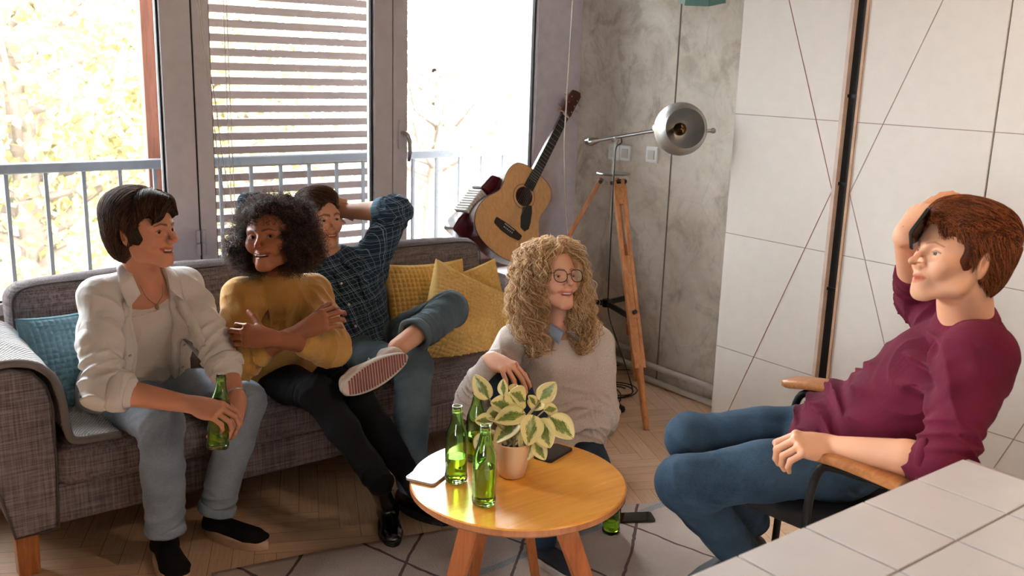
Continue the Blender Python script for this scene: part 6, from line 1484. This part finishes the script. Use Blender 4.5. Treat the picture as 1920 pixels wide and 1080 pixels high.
    th = ph[:, None] + tl[None] * (1.7 + 1.3 * rnd[:, None]) * 2 * PI + gg.normal(size=(N, 1)) * .35; amp = ((.007 + .007 * rnd) * (.8 + .4 * gg.random(N)))[:, None] * np.clip(tl * 2.2, .1, 1)[None]
    U1 = Rh[:, 0][None, None]; U2 = Rh[:, 1][None, None]; st = st + (U1 * np.cos(th)[..., None] + U2 * np.sin(th)[..., None]) * amp[..., None]
    Lp = ((st - c) @ Rh) / s; bad = ((abs(Lp[..., 0]) < .050) & (Lp[..., 1] > .05) & (Lp[..., 2] < .050) & (Lp[..., 2] > -.13)).any(1); strands('curls', st[~bad], .0009, M_h, cap)
    # loose fly-away curls
    N2 = 260; rt2 = surf_points(V, Q, N2, gg); o = nrm_rows(rt2 - c); t_ = np.linspace(0, 1, 18); ax = nrm_rows(o + gg.normal(size=(N2, 3)) * .6 + np.array([0, 0, -.6])); b1 = nrm_rows(np.cross(ax, gg.normal(size=(N2, 3)))); b2 = np.cross(ax, b1); thh = t_[None] * 9 + gg.random(N2)[:, None] * 6
    fl = rt2[:, None] + ax[:, None] * (t_ * .05)[None, :, None] + (b1[:, None] * np.cos(thh)[..., None] + b2[:, None] * np.sin(thh)[..., None]) * .007 * t_[None, :, None]
    Lp = ((fl - c) @ Rh) / s; bad = ((abs(Lp[..., 0]) < .055) & (Lp[..., 1] > .05)).any(1); strands('loose_curls', fl[~bad], .0005, M_h, cap)
    return root
person4()

# ---------------------------------------------------------------- 5: man in maroon, hand with phone on the forehead
def person5():
    J = dict(head=D(1797, 486, 2.34), neck=D(1812, 602, 2.42), shL=D(1838, 668, 2.28), shR=D(1790, 640, 2.60), hipL=D(1590, 862, 2.62), hipR=D(1575, 815, 2.84))
    J['elL'] = reach(J['shL'], 1772, 872, .29, False); J['elL'] = D(1768, 868, 2.22); J['wrL'] = reach(J['elL'], 1556, 838, .275, False)
    J['elR'] = D(1722, 560, 2.72); J['wrR'] = D(1697, 440, 2.46)
    J['knL'] = reach(J['hipL'], 1268, 908, .455, True); J['knR'] = reach(J['hipR'], 1296, 822, .44, True)
    J['anL'] = reach(J['knL'], 1388, 1038, .42, False); J['anR'] = reach(J['knR'], 1405, 975, .42, False)

    hands = dict(L=dict(d=cv(-.97, .10, .05), b=cv(.05, .80, .60), t=1, c=((.75, .9, .4), (.85, .9, .4), (.85, .9, .4), (.8, .8, .4)), th=(.3, .3), to=.5, s=1.0), R=dict(d=cv(.50, .75, -.05), b=cv(-.75, .55, .25), t=1, c=((.35, .4, .3), (.4, .45, .3), (.45, .5, .3), (.5, .5, .3)), th=(.1, .2), to=.7))
    hf, hu = cv(-.95, .21, .20), cv(.22, .97, .10)
    root, b, S, Rh = build_body('person', 'man with short auburn hair and maroon sweater holding a phone to his forehead', J, True, M_sk5, 1.07, hf, hu, hands, smile=.1, open_=.15, nose=.88, jaw=.95, lipc=(.78, .42, .38), brow=(.50, .30, .20), iris='4a3a2a', eye_open=.8, neck_r=.062, brow_th=.8)
    pel, shm = lerp(J['hipR'], J['hipL'], .5), lerp(J['shR'], J['shL'], .5); side = nrm(J['shR'] - J['shL']); hs = nrm(J['hipR'] - J['hipL']); up = nrm(shm - pel); fr = nrm(np.cross(up, side))
    if fr @ camR > 0: fr = -fr
    allj = np.array(list(J.values())); lo, hi = allj.min(0) - .2, allj.max(0) + .2
    M_j = denim('blue_denim', '3f566a', '202f40'); T = trousers(J, hs, .165, .135, (.094, .074, .066, .060), seed=83, fa=.005); jn = garment('jeans', T, .005, M_j, root, lo=lo, hi=hi)
    M_k = fabric('maroon_jersey', '66182f', '581327', thread=1600, wr=0.25, bump=.15, var=.08, streak=False, sheen=.0)
    mid = lerp(pel, shm, .45) - fr * .02
    T = Sculpt(); T.loft([(pel + fr * .02 + up * .02, .175, .150), (lerp(pel, shm, .3) - fr * .0, .175, .140), (lerp(pel, shm, .75) - fr * .02, .192, .145), (shm - up * .03 - fr * .02, .165, .090)], [hs, side, side, side], 0); T.cone(J['shR'], J['shL'], .068, .070, .05); T.cone(J['neck'] - nrm(J['head'] - J['neck']) * .05, J['neck'] + nrm(J['head'] - J['neck']) * .0, .088, .072, .05)
    for q, cu in (('R', .35), ('L', .14)):
        a, e, w_ = J['sh' + q], J['el' + q], J['wr' + q]; T.cone(a, e, .078, .064, .05); T.cone(e, lerp(e, w_, cu), .064, .056, .02); T.disp(*folds(e, .14, nrm(w_ - e) if q == 'R' else nrm(e - a), .026, .011, 91)); T.disp(*folds(lerp(a, e, .35), .15, nrm(e - a + fr * .4), .045, .010, 92)); T.disp(*crumple(lerp(a, e, .6), .2, .006, 16, 93))
    T.disp(*folds(pel + up * .12 + fr * .12, .24, nrm(up + side * .4), .055, .013, 94)); T.disp(*crumple(lerp(pel, shm, .5) + fr * .05, .35, .006, 9, 95)); T.disp(*folds(J['shL'] - up * .12 + fr * .03, .18, nrm(up + fr * .6), .055, .011, 97))
    nd = nrm(J['head'] - J['neck']); T.ell(J['neck'] + nd * .055, (.070, .070, .060), None, .006, 's')
    sw = garment('sweater', T, .0044, M_k, root, lo=lo, hi=hi)
    cuff(J['neck'] - nd * .010, J['neck'] + nd * .014, .078, .073, M_k, sw, 'neckband', .008)
    e, w_ = J['elL'], J['wrL']; cuff(lerp(e, w_, .08), lerp(e, w_, .17), .060, .057, M_k, sw, 'cuff', .012); e, w_ = J['elR'], J['wrR']; cuff(lerp(e, w_, .36), lerp(e, w_, .46), .050, .047, M_k, sw, 'cuff', .010)
    M_b = plain('dark_shoe', '15151a', .5); M_s = plain('shoe_sole', 'c8c0b8', .6)
    for q in 'LR':
        an = J['an' + q]; toe = an + nrm(J['knL'] - J['hipL']) * [1, 1, 0] * .18 + [0, 0, 0]; toe = np.array([toe[0], toe[1], .012]); heel = toe - nrm((toe - an) * [1, 1, 0]) * .25 + [0, 0, max(0, an[2] - .12)]
        shoe(root, heel, toe, .050, (M_b, M_s), .026, .07)
    c = J['head']; s = 1.07; H = Sculpt(); p = lambda a, b_, d_: c + Rh @ (np.array([a, b_, d_]) * s)
    hair_base(H, p, Rh, s, .008, nape=-.034); H.ell(p(0, .040, .085), np.array([.058, .050, .036]) * s, Rh, .03); H.ell(p(0, -.015, .098), np.array([.066, .085, .042]) * s, Rh, .04); H.ell(p(0, -.055, .06), np.array([.070, .062, .06]) * s, Rh, .04); hair_cut(H, p, Rh, s, w=.058, line=.080, sz=.012)
    for q in (1, -1): H.ell(p(q * .088, -.012, -.022), np.array([.028, .030, .036]) * s, Rh, .01, 's')
    V, Q = H.mesh(.004, c - .22, c + .22); M_h = hair_mat('auburn_hair', 'b0602f', '3c180c', .4); cap = to_mesh('hair', [(V, Q)], cap_mat('hair_under_5', '4a200f'), root); gg = np.random.default_rng(15); rt = surf_points(V, Q, 9500, gg)
    def field(P, t):
        L = (P - c) @ Rh; d = np.stack([0 * L[:, 0] + np.sign(L[:, 0]) * .1, -.5 + 0 * L[:, 0], -.9 + 0 * L[:, 0]], 1); q = L[:, 2] > .072 + gg.normal(size=len(L)) * .014; d[q] = np.stack([.15 + 0 * L[q, 0], .75 - L[q, 1] * 2, .15 + 0 * L[q, 0]], 1); return d @ Rh.T + gg.normal(size=P.shape) * .16
    st = comb(H, rt, field, 8, .0040, .007, gg, lambda P: (((P - c) @ Rh / s)[:, 1] > .028) & (((P - c) @ Rh / s)[:, 2] < .030) | (((P - c) @ Rh / s)[:, 1] > .01) & (((P - c) @ Rh / s)[:, 2] < -.012)); strands('strands', st, .0005, M_h, cap)
    # phone in the raised hand
    pc = D(1722, 428, 2.34); slab('smartphone', 'black phone held against the forehead of the man in maroon', 'phone', pc, cv(.60, .80, 0), cv(-.384, .288, .872), .078, .130, .008)
    return root, J
P5, J5 = person5()
# ---------------------------------------------------------------- armchair parts
def armrest(a, b, w_=.068, th=.030):
    y = nrm(b - a); z = np.array([0, 0, 1.0]); x = nrm(np.cross(y, z)); z = np.cross(x, y); L = np.linalg.norm(b - a); G = []
    for t_ in np.linspace(0, 1, 24):
        ww = w_ / 2 * (1 - (1 - min(1, t_ / .09)) ** 2.2 * .75) * (1 + .12 * math.sin(t_ * PI)); tt = th / 2 * (.45 + .55 * min(1, t_ / .12)); c = a + y * L * t_ + z * (.008 * math.sin(t_ * PI * 1.3)) - z * (0)
        G.append([c + x * ww * np.sign(math.cos(q)) * abs(math.cos(q)) ** .45 + z * (tt * np.sign(math.sin(q)) * abs(math.sin(q)) ** .45 - (th / 2 - tt) * -.2) for q in np.linspace(0, 2 * PI, 24, endpoint=False)])
    m = MB().grid(np.array(G), wrap=(False, True)); k = m.nv; m.add(G[0], [tuple(range(24))]); m.add(G[-1], [tuple(range(24))[::-1]])
    return m.obj('armrest', M_arm, ch, smooth='auto', angle=60)
def smooth_path(pts, n=60, it=5):
    P = np.array(pts, float); s_ = np.r_[0, np.cumsum(np.linalg.norm(np.diff(P, axis=0), axis=1))]; t = np.linspace(0, s_[-1], n); Q = np.stack([np.interp(t, s_, P[:, k]) for k in range(3)], 1)
    for _ in range(it): Q[1:-1] = (Q[:-2] + 2 * Q[1:-1] + Q[2:]) / 4
    return Q
for nm, F0, F1 in (('far', ARM_F0, ARM_F1), ('near', ARM_N0, ARM_N1)):
    armrest(F0, F1); d = nrm(F1 - F0); f0 = F0 + d * .06 + [0, 0, -.02]; f1 = F0 + d * .30 + [0, 0, -.022]; dn = np.array([d[0], d[1], 0])
    low = F0 + d * .02; foot = np.array([low[0], low[1], .0]); back = F0 + dn * .52; bfoot = np.array([back[0], back[1], 0])
    MB().tube(smooth_path([foot, f0 * [1, 1, 0] + [0, 0, f0[2] - .10] - dn * .02, f0, f1, F0 + d * .42 + [0, 0, -.02]], 60, 4), .0115, 12).obj('front_leg', M_dsteel, ch, smooth=True)
    MB().tube(smooth_path([F0 + d * .34 + [0, 0, -.022], lerp(F0 + d * .36, bfoot, .5), bfoot], 30, 2), .0115, 12).obj('rear_leg', M_dsteel, ch, smooth=True)
cF, cN = (ARM_F0 + (ARM_F1 - ARM_F0) * .2), (ARM_N0 + (ARM_N1 - ARM_N0) * .2); dd = nrm((ARM_N1 - ARM_N0) * [1, 1, 0]); acr = nrm((cN - cF) * [1, 1, 0]); mid = (cF + cN) / 2
pel5 = lerp(J5['hipR'], J5['hipL'], .5); sh5 = lerp(J5['shR'], J5['shL'], .5); zs = pel5[2] - .135
seatc = np.array([pel5[0], pel5[1], zs - .02]) - dd * .10
R = np.stack([dd, np.cross([0, 0, 1], dd), [0, 0, 1]], 1)
o = rbox(.46, .46, .06, .025, bulge=(0, 0, .012)); s = o.obj('seat', plain('charcoal_upholstery', '2a2a2e', .8, bump=.2, scale=200), ch, smooth=True); s.data.transform(Matrix.Translation(seatc) @ Matrix([list(r) for r in R]).to_4x4()); weld(s)
ub = nrm(sh5 - pel5); fb = nrm(np.cross(ub, acr)); fb = -fb if fb @ dd > 0 else fb; Rb = np.stack([acr, np.cross(ub, acr), ub], 1)
bc = lerp(pel5, sh5, .22) - fb * .19
o = rbox(.42, .05, .26, .022, bulge=(0, .01, 0)); s = o.obj('backrest', bpy.data.materials['charcoal_upholstery'], ch, smooth=True); s.data.transform(Matrix.Translation(bc) @ Matrix([list(r) for r in Rb]).to_4x4()); weld(s)
MB().tube([cF + [0, 0, -.25] , cN + [0, 0, -.25]], .011, 10).obj('cross_rail', M_dsteel, ch, smooth=True)
